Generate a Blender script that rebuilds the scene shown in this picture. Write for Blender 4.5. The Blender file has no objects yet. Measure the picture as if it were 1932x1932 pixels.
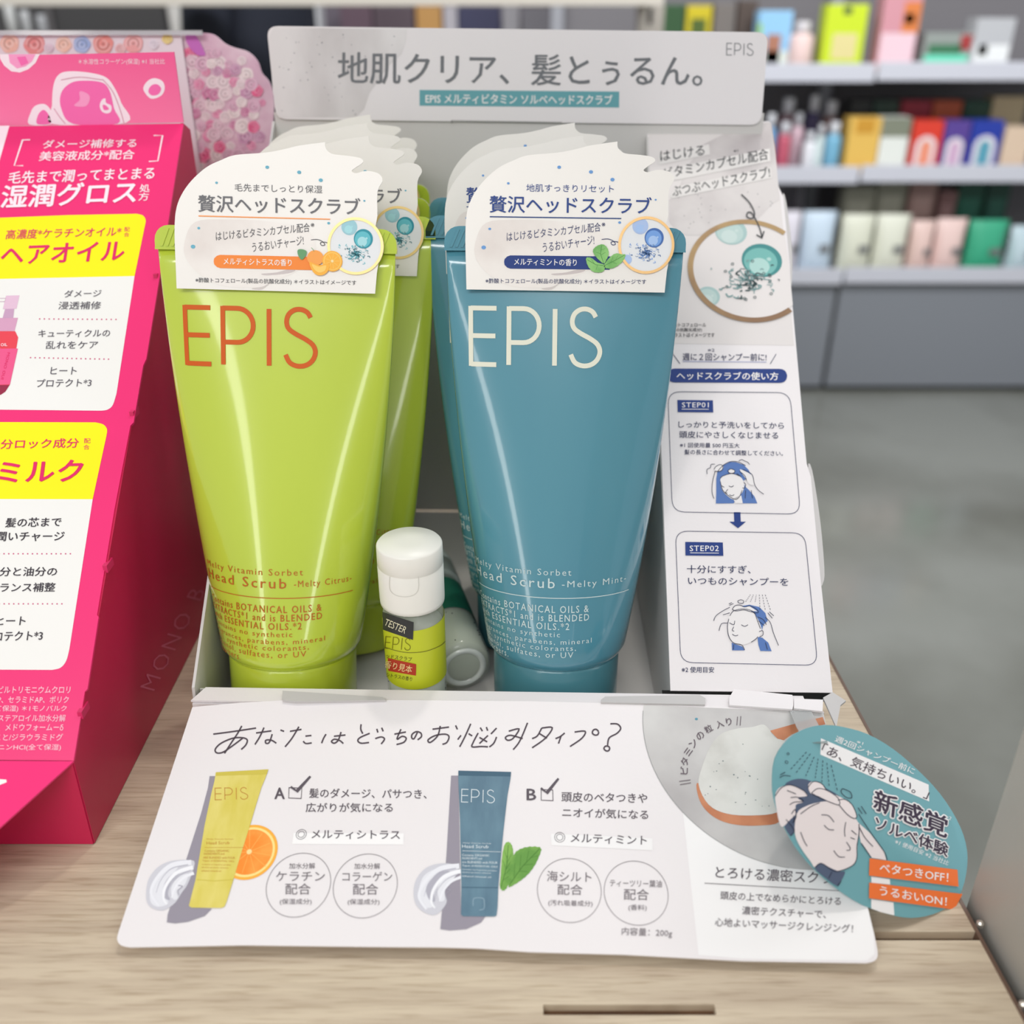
import bpy, bmesh, math, random
import numpy as np
from mathutils import Vector, Matrix
from mathutils.geometry import tessellate_polygon
from mathutils.bvhtree import BVHTree

# ------------------------------------------------------------------ camera, world, lights
S = 1932.0; F = 1800.0; PITCH = math.radians(27.72); H = 0.2636
sc = bpy.context.scene
COL = sc.collection
cam = bpy.data.cameras.new('camera'); camo = bpy.data.objects.new('camera', cam); COL.objects.link(camo)
cam.sensor_width = 36; cam.lens = F / S * 36; cam.clip_start = 0.01; cam.clip_end = 50
camo.location = (0, 0, H); camo.rotation_euler = (math.pi / 2 - PITCH, 0, 0)
cam.dof.use_dof = True; cam.dof.focus_distance = 0.36; cam.dof.aperture_fstop = 7.5
sc.camera = camo
world = bpy.data.worlds.new('world'); sc.world = world; world.use_nodes = True
world.node_tree.nodes['Background'].inputs[0].default_value = (0.93, 0.97, 1.0, 1)
world.node_tree.nodes['Background'].inputs[1].default_value = 0.5
def area(name, loc, target, sx, sy, power, color=(1, 1, 1)):
    l = bpy.data.lights.new(name, 'AREA'); l.shape = 'RECTANGLE'; l.size = sx; l.size_y = sy
    l.energy = power; l.color = color
    o = bpy.data.objects.new(name, l); COL.objects.link(o); o.location = loc
    o.rotation_euler = (Vector(target) - Vector(loc)).to_track_quat('-Z', 'Y').to_euler()
    return o
area('ceiling_spot_light', (0.12, 0.92, 1.9), (0, 0.3, 0.05), 0.10, 0.10, 6, (1, 0.95, 0.88))
area('ceiling_panel_light', (-0.35, -0.95, 1.25), (0, 0.4, 0.15), 1.3, 0.3, 12.5, (1, 0.98, 0.96))
area('ceiling_panel_light', (1.2, 1.5, 1.6), (1.4, 3.1, -0.4), 1.6, 0.5, 40, (0.93, 0.96, 1))
area('ceiling_panel_light', (-1.0, 1.7, 1.7), (-0.6, 3.6, 0.0), 1.2, 0.5, 26, (0.95, 0.97, 1))
area('ceiling_panel_light', (0.9, 0.9, 1.8), (0.8, 0.9, 0), 0.25, 1.2, 5, (1, 1, 1))
area('added_streak_light', (-1.0, -1.3, 0.75), (0, 0.4, 0.15), 0.14, 1.3, 3.2, (1, 0.97, 0.93))  # added unseen strips, put in to draw vertical highlight streaks on the tubes
area('added_streak_light', (0.75, -1.5, 0.75), (0, 0.4, 0.15), 0.14, 1.3, 3.2, (1, 0.98, 0.96))
area('added_streak_light', (-2.2, 0.2, 0.9), (0, 0.4, 0.15), 0.14, 1.3, 3.0, (1, 0.98, 0.96))
area('added_streak_light', (2.0, -0.1, 0.9), (0, 0.4, 0.15), 0.14, 1.3, 3.0, (1, 1, 1))
vs = sc.view_settings; vs.view_transform = 'Standard'; vs.look = 'None'; vs.gamma = 1; vs.exposure = 0.0
vs.use_curve_mapping = False

R_ = random.Random(7)
AX = Vector((0, math.cos(PITCH), -math.sin(PITCH))); UP = Vector((0, math.sin(PITCH), math.cos(PITCH))); RT = Vector((1, 0, 0))
CAM = Vector((0, 0, H))
def ray(x, y): return AX + RT * ((x - 966) / F) + UP * ((966 - y) / F)
def proj(P):
    d = Vector(P) - CAM; z = d.dot(AX)
    return 966 + F * d.dot(RT) / z, 966 - F * d.dot(UP) / z
def lin(c): 
    c /= 255.0
    return c / 12.92 if c <= 0.04045 else ((c + 0.055) / 1.055) ** 2.4

# ------------------------------------------------------------------ materials
MATS = {}
def mat(name, rgb, rough=0.5, metal=0.0, spec=0.5, coat=0.0, trans=0.0, noise=None, bump=None, emit=None, sss=0.0, alpha=1.0):
    if name in MATS: return MATS[name]
    m = bpy.data.materials.new(name); m.use_nodes = True; MATS[name] = m
    nt = m.node_tree; b = nt.nodes['Principled BSDF']
    c = (lin(rgb[0]), lin(rgb[1]), lin(rgb[2]), 1)
    b.inputs['Base Color'].default_value = c; b.inputs['Roughness'].default_value = rough
    b.inputs['Metallic'].default_value = metal; b.inputs['Specular IOR Level'].default_value = spec
    b.inputs['Coat Weight'].default_value = coat; b.inputs['Transmission Weight'].default_value = trans
    b.inputs['Alpha'].default_value = alpha
    if coat: b.inputs['Coat Roughness'].default_value = 0.07
    if sss: b.inputs['Subsurface Weight'].default_value = sss; b.inputs['Subsurface Scale'].default_value = 0.01
    if emit: b.inputs['Emission Color'].default_value = c; b.inputs['Emission Strength'].default_value = emit
    tc = nt.nodes.new('ShaderNodeTexCoord')
    if noise:      # (scale, second rgb, amount, detail, stretch)
        sc_, rgb2, lo, hi, st = noise
        mp = nt.nodes.new('ShaderNodeMapping'); mp.inputs['Scale'].default_value = st
        n = nt.nodes.new('ShaderNodeTexNoise'); n.inputs['Scale'].default_value = sc_; n.inputs['Detail'].default_value = 5
        r = nt.nodes.new('ShaderNodeValToRGB'); r.color_ramp.elements[0].position = lo; r.color_ramp.elements[1].position = hi
        r.color_ramp.elements[0].color = c; r.color_ramp.elements[1].color = (lin(rgb2[0]), lin(rgb2[1]), lin(rgb2[2]), 1)
        nt.links.new(tc.outputs['Object'], mp.inputs[0]); nt.links.new(mp.outputs[0], n.inputs['Vector'])
        nt.links.new(n.outputs['Fac'], r.inputs[0]); nt.links.new(r.outputs[0], b.inputs['Base Color'])
    if bump:       # (scale, strength, distance)
        n = nt.nodes.new('ShaderNodeTexNoise'); n.inputs['Scale'].default_value = bump[0]; n.inputs['Detail'].default_value = 3
        bp = nt.nodes.new('ShaderNodeBump'); bp.inputs['Strength'].default_value = bump[1]; bp.inputs['Distance'].default_value = bump[2]
        nt.links.new(tc.outputs['Object'], n.inputs['Vector'])
        nt.links.new(n.outputs['Fac'], bp.inputs['Height']); nt.links.new(bp.outputs[0], b.inputs['Normal'])
    return m
def ink(rgb, rough=0.55):
    return mat('ink_%d_%d_%d' % rgb, rgb, rough, spec=0.3)

card_white = mat('card_white', (233, 228, 229), 0.42, spec=0.35, bump=(900, 0.12, 0.0004))
card_grey = mat('card_grey', (196, 193, 192), 0.6, spec=0.3)
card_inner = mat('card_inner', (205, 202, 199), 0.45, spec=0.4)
dark_gap = mat('dark_gap', (14, 14, 14), 0.9)

# ------------------------------------------------------------------ things, parts, sub-parts
class Thing:
    def __init__(s, name, label, cat, M=None, group=None, kind=None):
        s.M = M or Matrix.Identity(4); s.Mi = s.M.inverted()
        s.root = bpy.data.objects.new(name, None); COL.objects.link(s.root)
        s.root.empty_display_size = 0.01; s.root.matrix_world = s.M
        s.root['label'] = label; s.root['category'] = cat
        if group: s.root['group'] = group
        if kind: s.root['kind'] = kind
    def part(s, name, V, Fc, mats, mi=None, parent=None, smooth=False, local=False, label=None, kind=None):
        o = make_mesh(name, V if local else [s.Mi @ Vector(v) for v in V], Fc, mats, mi, smooth)
        o.parent = parent or s.root
        if label: o['label'] = label
        if kind: o['kind'] = kind
        return o
def make_mesh(name, V, Fc, mats, mi=None, smooth=False):
    me = bpy.data.meshes.new(name); me.from_pydata([tuple(v) for v in V], [], [tuple(f) for f in Fc])
    if not isinstance(mats, (list, tuple)): mats = [mats]
    for m in mats: me.materials.append(m)
    if mi is not None: me.polygons.foreach_set('material_index', mi)
    if smooth: me.polygons.foreach_set('use_smooth', [True] * len(me.polygons))
    me.update()
    o = bpy.data.objects.new(name, me); COL.objects.link(o)
    return o
def single(name, V, Fc, mats, label, cat, mi=None, smooth=False, group=None, kind=None):
    o = make_mesh(name, V, Fc, mats, mi, smooth)
    # origin at the base centre
    c = Vector((sum(v[0] for v in V) / len(V), sum(v[1] for v in V) / len(V), min(v[2] for v in V)))
    o.data.transform(Matrix.Translation(-c)); o.location = c
    if kind != 'structure': o['label'] = label; o['category'] = cat
    if group: o['group'] = group
    if kind: o['kind'] = kind
    return o
def copy_thing(root, M, label, name=None):
    def cp(o, parent):
        c = o.copy(); COL.objects.link(c)
        if parent: c.parent = parent; c.matrix_parent_inverse = o.matrix_parent_inverse.copy()
        for ch in kids.get(o.name, []): cp(ch, c)
        return c
    kids = {}
    for o in list(bpy.data.objects):
        if o.parent: kids.setdefault(o.parent.name, []).append(o)
    r = cp(root, None); r.matrix_world = M; r['label'] = label
    return r

# ------------------------------------------------------------------ basic shapes -> (V, F)
def box(x0, x1, y0, y1, z0, z1, b=0.0):
    bm = bmesh.new()
    vs_ = [bm.verts.new((x, y, z)) for x in (x0, x1) for y in (y0, y1) for z in (z0, z1)]
    for f in ((0, 1, 3, 2), (4, 6, 7, 5), (0, 4, 5, 1), (2, 3, 7, 6), (0, 2, 6, 4), (1, 5, 7, 3)): bm.faces.new([vs_[i] for i in f])
    if b: bmesh.ops.bevel(bm, geom=bm.edges[:], offset=b, segments=2, affect='EDGES', profile=0.6)
    bmesh.ops.recalc_face_normals(bm, faces=bm.faces)
    return from_bm(bm)
def from_bm(bm):
    bm.verts.index_update(); V = [v.co.copy() for v in bm.verts]; Fc = [[v.index for v in f.verts] for f in bm.faces]; bm.free(); return V, Fc
def slab(poly, n, t):
    """poly: 3-D outline (list of Vector), extruded by t along -n (top face on poly)."""
    k = len(poly); n = Vector(n).normalized()
    V = [Vector(p) for p in poly] + [Vector(p) - n * t for p in poly]
    tri = [tuple(x) for x in tessellate_polygon([V[:k]])]
    Fc = []
    for a, b, c in tri:
        if (V[b] - V[a]).cross(V[c] - V[a]).dot(n) < 0: a, c = c, a
        Fc.append((a, b, c)); Fc.append((c + k, b + k, a + k))
    for i in range(k):
        j = (i + 1) % k; Fc.append((i, i + k, j + k, j))
    bm = bmesh.new(); vv = [bm.verts.new(v) for v in V]
    for f in Fc:
        try: bm.faces.new([vv[i] for i in f])
        except ValueError: pass
    bmesh.ops.recalc_face_normals(bm, faces=bm.faces)
    return from_bm(bm)
def lathe(prof, seg=48, c=(0, 0, 0), cap0=True, cap1=True):
    V = []; Fc = []
    for r, z in prof:
        for i in range(seg):
            a = 2 * math.pi * i / seg; V.append(Vector((c[0] + r * math.cos(a), c[1] + r * math.sin(a), c[2] + z)))
    for j in range(len(prof) - 1):
        for i in range(seg):
            k = (i + 1) % seg; Fc.append((j * seg + i, j * seg + k, (j + 1) * seg + k, (j + 1) * seg + i))
    if cap0: Fc.append(tuple(reversed(range(seg))))
    if cap1: Fc.append(tuple((len(prof) - 1) * seg + i for i in range(seg)))
    return V, Fc
def merge(*vf):
    V = []; Fc = []
    for v, f in vf:
        n = len(V); V += list(v); Fc += [tuple(i + n for i in q) for q in f]
    return V, Fc
def xf(vf, M): return [M @ Vector(v) for v in vf[0]], vf[1]

# ------------------------------------------------------------------ printing on surfaces
LAY = 0.00007
class Plane:
    def __init__(s, p, n, clip=None):
        s.p = Vector(p); s.n = Vector(n).normalized()
        if s.n.dot(CAM - s.p) < 0: s.n = -s.n
        s.clip = clip
    def at(s, x, y, lay=0):
        d = ray(x, y); t = (s.p - CAM).dot(s.n) / d.dot(s.n)
        return CAM + d * t + s.n * (LAY * lay)
    def circle(s, cx, cy, r, n=48, a0=0, a1=360, xdir=None):
        """outline (in pixels) of a true circle lying on the plane"""
        c = s.at(cx, cy); e = s.at(cx + r, cy) - c; R = e.length; e.normalize(); g = s.n.cross(e)
        out = []
        for i in range(n + (0 if a1 - a0 == 360 else 1)):
            a = math.radians(a0 + (a1 - a0) * i / n); out.append(proj(c + e * (R * math.cos(a)) + g * (R * math.sin(a))))
        return out
class MeshSurf:
    def __init__(s, V, Fc): s.b = BVHTree.FromPolygons([tuple(v) for v in V], [tuple(f) for f in Fc]); s.last = None
    def at(s, x, y, lay=0):
        h = s.b.ray_cast(CAM, ray(x, y).normalized())
        if h[0] is None:
            h = s.b.find_nearest(s.last or (CAM + ray(x, y) * 0.38))
        n = h[1]
        if n.dot(CAM - h[0]) < 0: n = -n
        s.last = h[0]; return h[0] + n * (LAY * lay)
TXT = {}
def glyphs(text, bold=0.0, sp=1.0):
    key = (text, bold, sp)
    if key in TXT: return TXT[key]
    cu = bpy.data.curves.new('t', 'FONT'); cu.body = text; cu.resolution_u = 2; cu.offset = bold; cu.space_character = sp; cu.fill_mode = 'FRONT'
    o = bpy.data.objects.new('t', cu); COL.objects.link(o)
    me = o.evaluated_get(bpy.context.evaluated_depsgraph_get()).to_mesh()
    V = [(v.co.x, v.co.y) for v in me.vertices]; Fc = [tuple(p.vertices) for p in me.polygons]
    bpy.data.objects.remove(o); bpy.data.curves.remove(cu)
    TXT[key] = (V, Fc); return TXT[key]
def clip_poly(pts, lines):
    """keep the side where (p-a) x (b-a) ... is left of a->b in screen space (y down: inside when cross <= 0)"""
    for a, b in lines:
        out = []
        def ins(p): return (b[0] - a[0]) * (p[1] - a[1]) - (b[1] - a[1]) * (p[0] - a[0]) >= 0
        for i in range(len(pts)):
            p, q = pts[i], pts[(i + 1) % len(pts)]
            if ins(p): out.append(p)
            if ins(p) != ins(q):
                d1 = (b[0] - a[0]) * (p[1] - a[1]) - (b[1] - a[1]) * (p[0] - a[0]); d2 = (b[0] - a[0]) * (q[1] - a[1]) - (b[1] - a[1]) * (q[0] - a[0])
                t = d1 / (d1 - d2); out.append((p[0] + (q[0] - p[0]) * t, p[1] + (q[1] - p[1]) * t))
        pts = out
        if not pts: return pts
    return pts
class Printer:
    AUTO = {'yellow_panel', 'white_panel', 'highlight', 'circle_outline', 'frame_line', 'paper_strip', 'printed_leaf', 'bracket', 'printed_droplet', 'pale_edge'}
    cnt = 0
    def __init__(s, thing, surf, parent=None): s.t = thing; s.f = surf; s.parent = parent; s.d = {}; s.lay = 1
    def _g(s, name, m):
        if name in Printer.AUTO: Printer.cnt += 1; name = name + '#%d' % Printer.cnt
        g = s.d.setdefault(name, ([], [], [], []))
        if m not in g[2]: g[2].append(m)
        return g, g[2].index(m)
    def add(s, name, m, P, Fc, lay=None):
        g, i = s._g(name, m); n = len(g[0]); lay = s.lay if lay is None else lay
        g[0].extend(s.f.at(p[0], p[1], lay) for p in P)
        for f in Fc: g[1].append(tuple(k + n for k in f)); g[3].append(i)
    def fill(s, name, m, pts, lay=None, clip=None):
        if clip: pts = clip_poly(pts, clip)
        if len(pts) < 3: return
        tri = tessellate_polygon([[Vector((p[0], p[1], 0)) for p in pts]])
        s.add(name, m, pts, [tuple(t) for t in tri], lay)
    def ellipse(s, name, m, cx, cy, rx, ry, lay=None, rot=0, n=24):
        c, q = math.cos(math.radians(rot)), math.sin(math.radians(rot))
        s.fill(name, m, [(cx + rx * math.cos(a) * c - ry * math.sin(a) * q, cy + rx * math.cos(a) * q + ry * math.sin(a) * c) for a in [2 * math.pi * i / n for i in range(n)]], lay)
    def line(s, name, m, pts, w, lay=None, closed=False, taper=False):
        P = []; k = len(pts)
        if k < 2: return
        for i, p in enumerate(pts):
            a = pts[(i - 1) % k] if (i > 0 or closed) else p; b = pts[(i + 1) % k] if (i < k - 1 or closed) else p
            dx, dy = b[0] - a[0], b[1] - a[1]; L = math.hypot(dx, dy) or 1; ww = w / 2
            if 0 < i < k - 1 or closed:
                d1 = (p[0] - a[0], p[1] - a[1]); l1 = math.hypot(*d1) or 1
                cs = abs((d1[0] * dx + d1[1] * dy) / (l1 * L)); ww /= max(cs, 0.6)
            if taper: ww *= 1 - 0.6 * i / (k - 1)
            nx, ny = -dy / L * ww, dx / L * ww
            P += [(p[0] + nx, p[1] + ny), (p[0] - nx, p[1] - ny)]
        Fc = [(2 * i, 2 * i + 1, 2 * i + 3, 2 * i + 2) for i in range(k - 1)]
        if closed: Fc.append((2 * k - 2, 2 * k - 1, 1, 0))
        s.add(name, m, P, Fc, lay)
    def text(s, name, m, txt, p0, p1, h, bold=0.0, sp=1.0, shear=0.0, lay=None, vert=None, clip=None):
        """bounding box of the text: left middle p0, right middle p1, height h (screen px)"""
        V, Fc = glyphs(txt, min(bold, 0), sp)
        if not V: return
        if bold > 0:
            d = bold * h
            for k_, (sx_, sy_) in enumerate(((-d, 0), (d, 0), (0, -d * .7), (0, d * .7))):
                s.text(name, m, txt, (p0[0] + sx_, p0[1] + sy_), (p1[0] + sx_, p1[1] + sy_), h, 0, sp, shear, (s.lay if lay is None else lay) + k_ * .17, vert, clip)
            return
        xs = [v[0] for v in V]; ys = [v[1] for v in V]; x0, x1, y0, y1 = min(xs), max(xs), min(ys), max(ys)
        dx, dy = p1[0] - p0[0], p1[1] - p0[1]; L = math.hypot(dx, dy)
        ux, uy = (dy / L, -dx / L) if vert is None else vert
        P = []
        for x, y in V:
            a = (x - x0) / (x1 - x0); b = ((y - y0) / (y1 - y0) - 0.5) * h if y1 > y0 else 0
            P.append((p0[0] + dx * a + ux * b + dx / L * b * shear, p0[1] + dy * a + uy * b + dy / L * b * shear))
        if clip is not None: Fc = [f for f in Fc if all(clip(P[i]) for i in f)]
        s.add(name, m, P, Fc, lay)
    def rrect(s, q, r, n=6):
        """rounded quad outline from four corners"""
        out = []
        for i in range(4):
            p = Vector((*q[i], 0)); a = Vector((*q[i - 1], 0)) - p; b = Vector((*q[(i + 1) % 4], 0)) - p
            a = p + a.normalized() * r; b = p + b.normalized() * r
            for k in range(n + 1):
                t = k / n; x = a * (1 - t) ** 2 + p * 2 * t * (1 - t) + b * t * t; out.append((x.x, x.y))
        return out
    def done(s, prefix=None):
        out = []
        for name, (V, Fc, ms, mi) in s.d.items():
            out.append(s.t.part(name.split('#')[0], V, Fc, ms, mi, parent=s.parent))
        s.d = {}; return out
def smooth(pts, n=5, closed=False):
    k = len(pts)
    if k < 3: return pts
    out = []
    rng = range(k if closed else k - 1)
    for i in rng:
        p0 = pts[(i - 1) % k] if (closed or i > 0) else pts[i]; p1 = pts[i]; p2 = pts[(i + 1) % k]; p3 = pts[(i + 2) % k] if (closed or i < k - 2) else p2
        for j in range(n):
            t = j / n
            out.append(tuple(0.5 * ((2 * p1[c]) + (-p0[c] + p2[c]) * t + (2 * p0[c] - 5 * p1[c] + 4 * p2[c] - p3[c]) * t * t + (-p0[c] + 3 * p1[c] - 3 * p2[c] + p3[c]) * t ** 3) for c in (0, 1)))
    if not closed: out.append(pts[-1])
    return out
def off(pts, s, ox, oy): return [(x / s + ox, y / s + oy) for x, y in pts]
def arcp(cx, cy, rx, ry, a0, a1, n=10): return [(cx + rx * math.cos(math.radians(a0 + (a1 - a0) * i / n)), cy + ry * math.sin(math.radians(a0 + (a1 - a0) * i / n))) for i in range(n + 1)]
EPIS = [[[(0, 1.036), (0, -.036)], [(0, 1), (.50, 1)], [(0, 0), (.50, 0)], [(0, .51), (.48, .51)]],
        [[(.74, 1.036), (.74, 0)], [(.74, 1), (1.02, 1)] + arcp(1.02, .70, .30, .30, 90, -90, 16)[1:] + [(.74, .40)]],
        [[(1.62, 0), (1.62, 1)]],
        [smooth([(2.40, .86), (2.34, .95), (2.23, 1.0), (2.10, .99), (1.99, .91), (1.95, .78), (1.99, .66), (2.12, .57), (2.3, .48), (2.44, .38), (2.49, .25), (2.44, .11), (2.32, .02), (2.16, 0), (2.01, .06), (1.93, .20)], 4)]]
def epis(pr, name, m, p0, p1, h, w, sub=6, lay=None):
    """p0/p1: left/right middle of the word"""
    dx, dy = (p1[0] - p0[0]) / 2.49, (p1[1] - p0[1]) / 2.49; L = math.hypot(dx, dy)
    ux, uy = dy / L * h, -dx / L * h
    if ux * 0 + uy > 0 and False: pass
    for g in EPIS:
        for st in g:
            pts = []
            for i in range(len(st) - 1):
                for k in range(sub):
                    t = k / sub; pts.append((st[i][0] + (st[i + 1][0] - st[i][0]) * t, st[i][1] + (st[i + 1][1] - st[i][1]) * t))
            pts.append(st[-1])
            if len(st) > 8: pts = list(st)
            pr.line(name, m, [(p0[0] + dx * a + ux * (b - .5), p0[1] + dy * a + uy * (b - .5)) for a, b in pts], w, lay)

# palette
GREY_T = ink((116, 118, 122)); DARK_T = ink((66, 58, 66)); NAVY = ink((38, 62, 128)); NAVY_T = ink((52, 58, 92)); WHITE_T = ink((246, 242, 240))
TEAL = ink((104, 164, 172)); ORANGE = ink((246, 140, 60)); GOLD = mat('ring_gold', (214, 176, 112), 0.35, metal=0.35)
BROWN_T = ink((104, 92, 100)); BLACK_T = ink((40, 40, 48))

# ================================================================== SETTING
ZF = -0.9
floor_m = mat('floor_tile', (140, 141, 134), 0.16, spec=0.7, noise=(1.3, (112, 112, 104), 0.4, 0.62, (1, 1, 1)))
def plane_obj(name, pts, m, kind='structure'):
    return single(name, pts, [tuple(range(len(pts)))], m, '', '', kind=kind)
plane_obj('floor', [(-5, -2, ZF), (6, -2, ZF), (6, 5.2, ZF), (-5, 5.2, ZF)], floor_m)
plane_obj('wall_back', [(-5, 5.1, ZF), (6, 5.1, ZF), (6, 5.1, 2.1), (-5, 5.1, 2.1)], mat('back_wall', (150, 148, 150), 0.7))

# ================================================================== WOODEN SHELF BOARD
def wood_mat():
    m = bpy.data.materials.new('pale_wood'); m.use_nodes = True; nt = m.node_tree; b = nt.nodes['Principled BSDF']
    b.inputs['Roughness'].default_value = 0.5; b.inputs['Specular IOR Level'].default_value = 0.35
    tc = nt.nodes.new('ShaderNodeTexCoord')
    def chain(scale, st, det, dist=0.0):
        mp = nt.nodes.new('ShaderNodeMapping'); mp.inputs['Scale'].default_value = st; mp.inputs['Rotation'].default_value = (0, 0, -0.02)
        n = nt.nodes.new('ShaderNodeTexNoise'); n.inputs['Scale'].default_value = scale; n.inputs['Detail'].default_value = det; n.inputs['Distortion'].default_value = dist
        nt.links.new(tc.outputs['Object'], mp.inputs[0]); nt.links.new(mp.outputs[0], n.inputs['Vector']); return n.outputs['Fac']
    a = chain(16, (1, 14, 1), 6, 0.4); c = chain(55, (1, 16, 1), 4)
    r = nt.nodes.new('ShaderNodeValToRGB'); e = r.color_ramp.elements
    e[0].position = .30; e[0].color = (lin(186), lin(168), lin(146), 1); e[1].position = .62; e[1].color = (lin(208), lin(192), lin(168), 1)
    r2 = nt.nodes.new('ShaderNodeValToRGB'); e = r2.color_ramp.elements
    e[0].position = .30; e[0].color = (.72, .67, .62, 1); e[1].position = .50; e[1].color = (1, 1, 1, 1)
    mx = nt.nodes.new('ShaderNodeMix'); mx.data_type = 'RGBA'; mx.blend_type = 'MULTIPLY'; mx.inputs[0].default_value = .75
    nt.links.new(a, r.inputs[0]); nt.links.new(c, r2.inputs[0]); nt.links.new(r.outputs[0], mx.inputs[6]); nt.links.new(r2.outputs[0], mx.inputs[7])
    nt.links.new(mx.outputs[2], b.inputs['Base Color'])
    bp = nt.nodes.new('ShaderNodeBump'); bp.inputs['Strength'].default_value = .25; bp.inputs['Distance'].default_value = .0006
    nt.links.new(c, bp.inputs['Height']); nt.links.new(bp.outputs[0], b.inputs['Normal'])
    return m
wood = wood_mat(); wood_dark = mat('wood_cut', (120, 88, 62), 0.6, noise=(60, (88, 62, 44), .35, .65, (1, 6, 1)))
T0 = Plane((0, 0, 0), (0, 0, 1))
eA = T0.at(1849, 1775); eB = T0.at(1600, 1312)          # right edge of the board
ed = (eA - eB).normalized()
def edge_x(y): return eA.x + (y - eA.y) * ed.x / ed.y
shelf = Thing('wooden_shelf', 'pale wood grain display shelf carrying the cosmetics stands', 'shelf', Matrix.Translation((0, .3, -.02)))
g1 = T0.at(1640, 1769); g2 = T0.at(1850, 1765)           # groove across the board near its right end
gy0, gy1 = g2.y - .0018, g2.y + .0014
YB = .62; YN = -.05; xl = -.75
def quadslab(x0a, x0b, x1a, x1b, ya, yb, z0, z1):      # a = near, b = far
    V = [(x0a, ya, z0), (x1a, ya, z0), (x1b, yb, z0), (x0b, yb, z0), (x0a, ya, z1), (x1a, ya, z1), (x1b, yb, z1), (x0b, yb, z1)]
    return [Vector(v) for v in V], [(3, 2, 1, 0), (4, 5, 6, 7), (0, 1, 5, 4), (1, 2, 6, 5), (2, 3, 7, 6), (3, 0, 4, 7)]
gx = T0.at(1500, 1770).x
sl = T0.at(1025, 1908); sr = T0.at(1348, 1897)           # short slot close to the viewer
sy0, sy1 = sl.y - .0012, sr.y + .0003
e = edge_x
parts = [quadslab(xl, xl, e(gy1), e(YB), gy1, YB, -.018, 0),
         quadslab(xl, xl, gx, gx, gy0, gy1, -.018, 0),
         quadslab(xl, xl, e(sy1), e(gy0), sy1, gy0, -.018, 0),
         quadslab(xl, xl, sl.x, sl.x, sy0, sy1, -.018, 0), quadslab(sr.x, sr.x, e(sy0), e(sy1), sy0, sy1, -.018, 0),
         quadslab(xl, xl, e(YN), e(sy0), YN, sy0, -.018, 0)]
shelf.part('board', *merge(*parts), wood)
shelf.part('groove', *quadslab(gx, gx, e(gy0) - .0002, e(gy1) - .0002, gy0, gy1, -.0178, -.0035), wood_dark, label='dark routed groove')
shelf.part('slot', *quadslab(sl.x, sl.x, sr.x, sr.x, sy0, sy1, -.0178, -.003), wood_dark, label='short dark routed slot')
shelf.part('edge_strip', *quadslab(e(YN), e(YB), e(YN) + .0012, e(YB) + .0012, YN, YB, -.018, .0003), mat('edge_brown', (104, 80, 66), 0.4))
shelf.part('leg', *box(xl, xl + .04, YN, YN + .04, ZF, -.018), mat('shelf_leg_grey', (150, 150, 150), .5))
shelf.part('leg', *box(e(YN) - .08, e(YN) - .04, YN, YN + .04, ZF, -.018), MATS['shelf_leg_grey'])
shelf.part('leg', *box(xl, xl + .04, YB - .04, YB, ZF, -.018), MATS['shelf_leg_grey'])
shelf.part('leg', *box(e(YB) - .08, e(YB) - .04, YB - .04, YB, ZF, -.018), MATS['shelf_leg_grey'])

# divider panel at the right
div = Thing('divider_panel', 'brushed grey upright divider panel at the shelf end on the right', 'panel', Matrix.Translation(T0.at(1880, 1830)))
fb = T0.at(1813, 1694); nb = fb + ed * .30; side_n = Vector((ed.y, -ed.x, 0))
if side_n.x < 0: side_n = -side_n
fb = fb + side_n * .003; nb = nb + side_n * .003
pl = [fb + Vector((0, 0, -.03)), nb + Vector((0, 0, -.03)), nb + Vector((0, 0, .35)), fb + Vector((0, 0, .35))]
div.part('panel', *slab(pl, -side_n, .004), mat('satin_panel', (186, 182, 174), 0.42, metal=0.0, noise=(5, (160, 158, 150), .35, .65, (1, 1, 1))))
for q in ((1842, 1747), (1922, 1899)):
    p = T0.at(*q); V, Fc = lathe([(.0012, 0), (.0012, .0016), (.0006, .0022)], 10, (p.x + .001, p.y, 0)); div.part('rivet', V, Fc, mat('rivet_metal', (210, 205, 195), .3, metal=.8))

# ================================================================== CARDBOARD DISPLAY (display frame D)
TH = 0.0232; DX = Vector((math.cos(TH), -math.sin(TH), 0)); DY = Vector((math.sin(TH), math.cos(TH), 0)); DZ = Vector((0, 0, 1)); DO = Vector((-.0022, .2828, 0))
def D(x, y, z): return DO + DX * x + DY * y + DZ * z
MD = Matrix.Translation(DO) @ Matrix.Rotation(-TH, 4, 'Z')
W2 = .12; HL = .0333; WH = .1174; YD = .2165; ZT = .2557; ZB = .2158; STX = .0627; G = .0085; YS = .2229; ZS = .2157
disp = Thing('display_stand', 'white cardboard display tray with slogan header holding the squeeze tubes', 'display', MD)
def dslab(pts, n, t, **k): return slab([D(*p) for p in pts], DX * n[0] + DY * n[1] + DZ * n[2], t)
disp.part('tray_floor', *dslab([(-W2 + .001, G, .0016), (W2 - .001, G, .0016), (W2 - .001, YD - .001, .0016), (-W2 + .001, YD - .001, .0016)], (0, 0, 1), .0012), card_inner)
disp.part('front_wall', *dslab([(-W2 + .0015, -.0005, .0004), (W2 - .0015, -.0005, .0004), (W2 - .0015, -.0005, HL - .0012), (-W2 + .0015, -.0005, HL - .0012)], (0, -1, 0), .0012), card_white)
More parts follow.
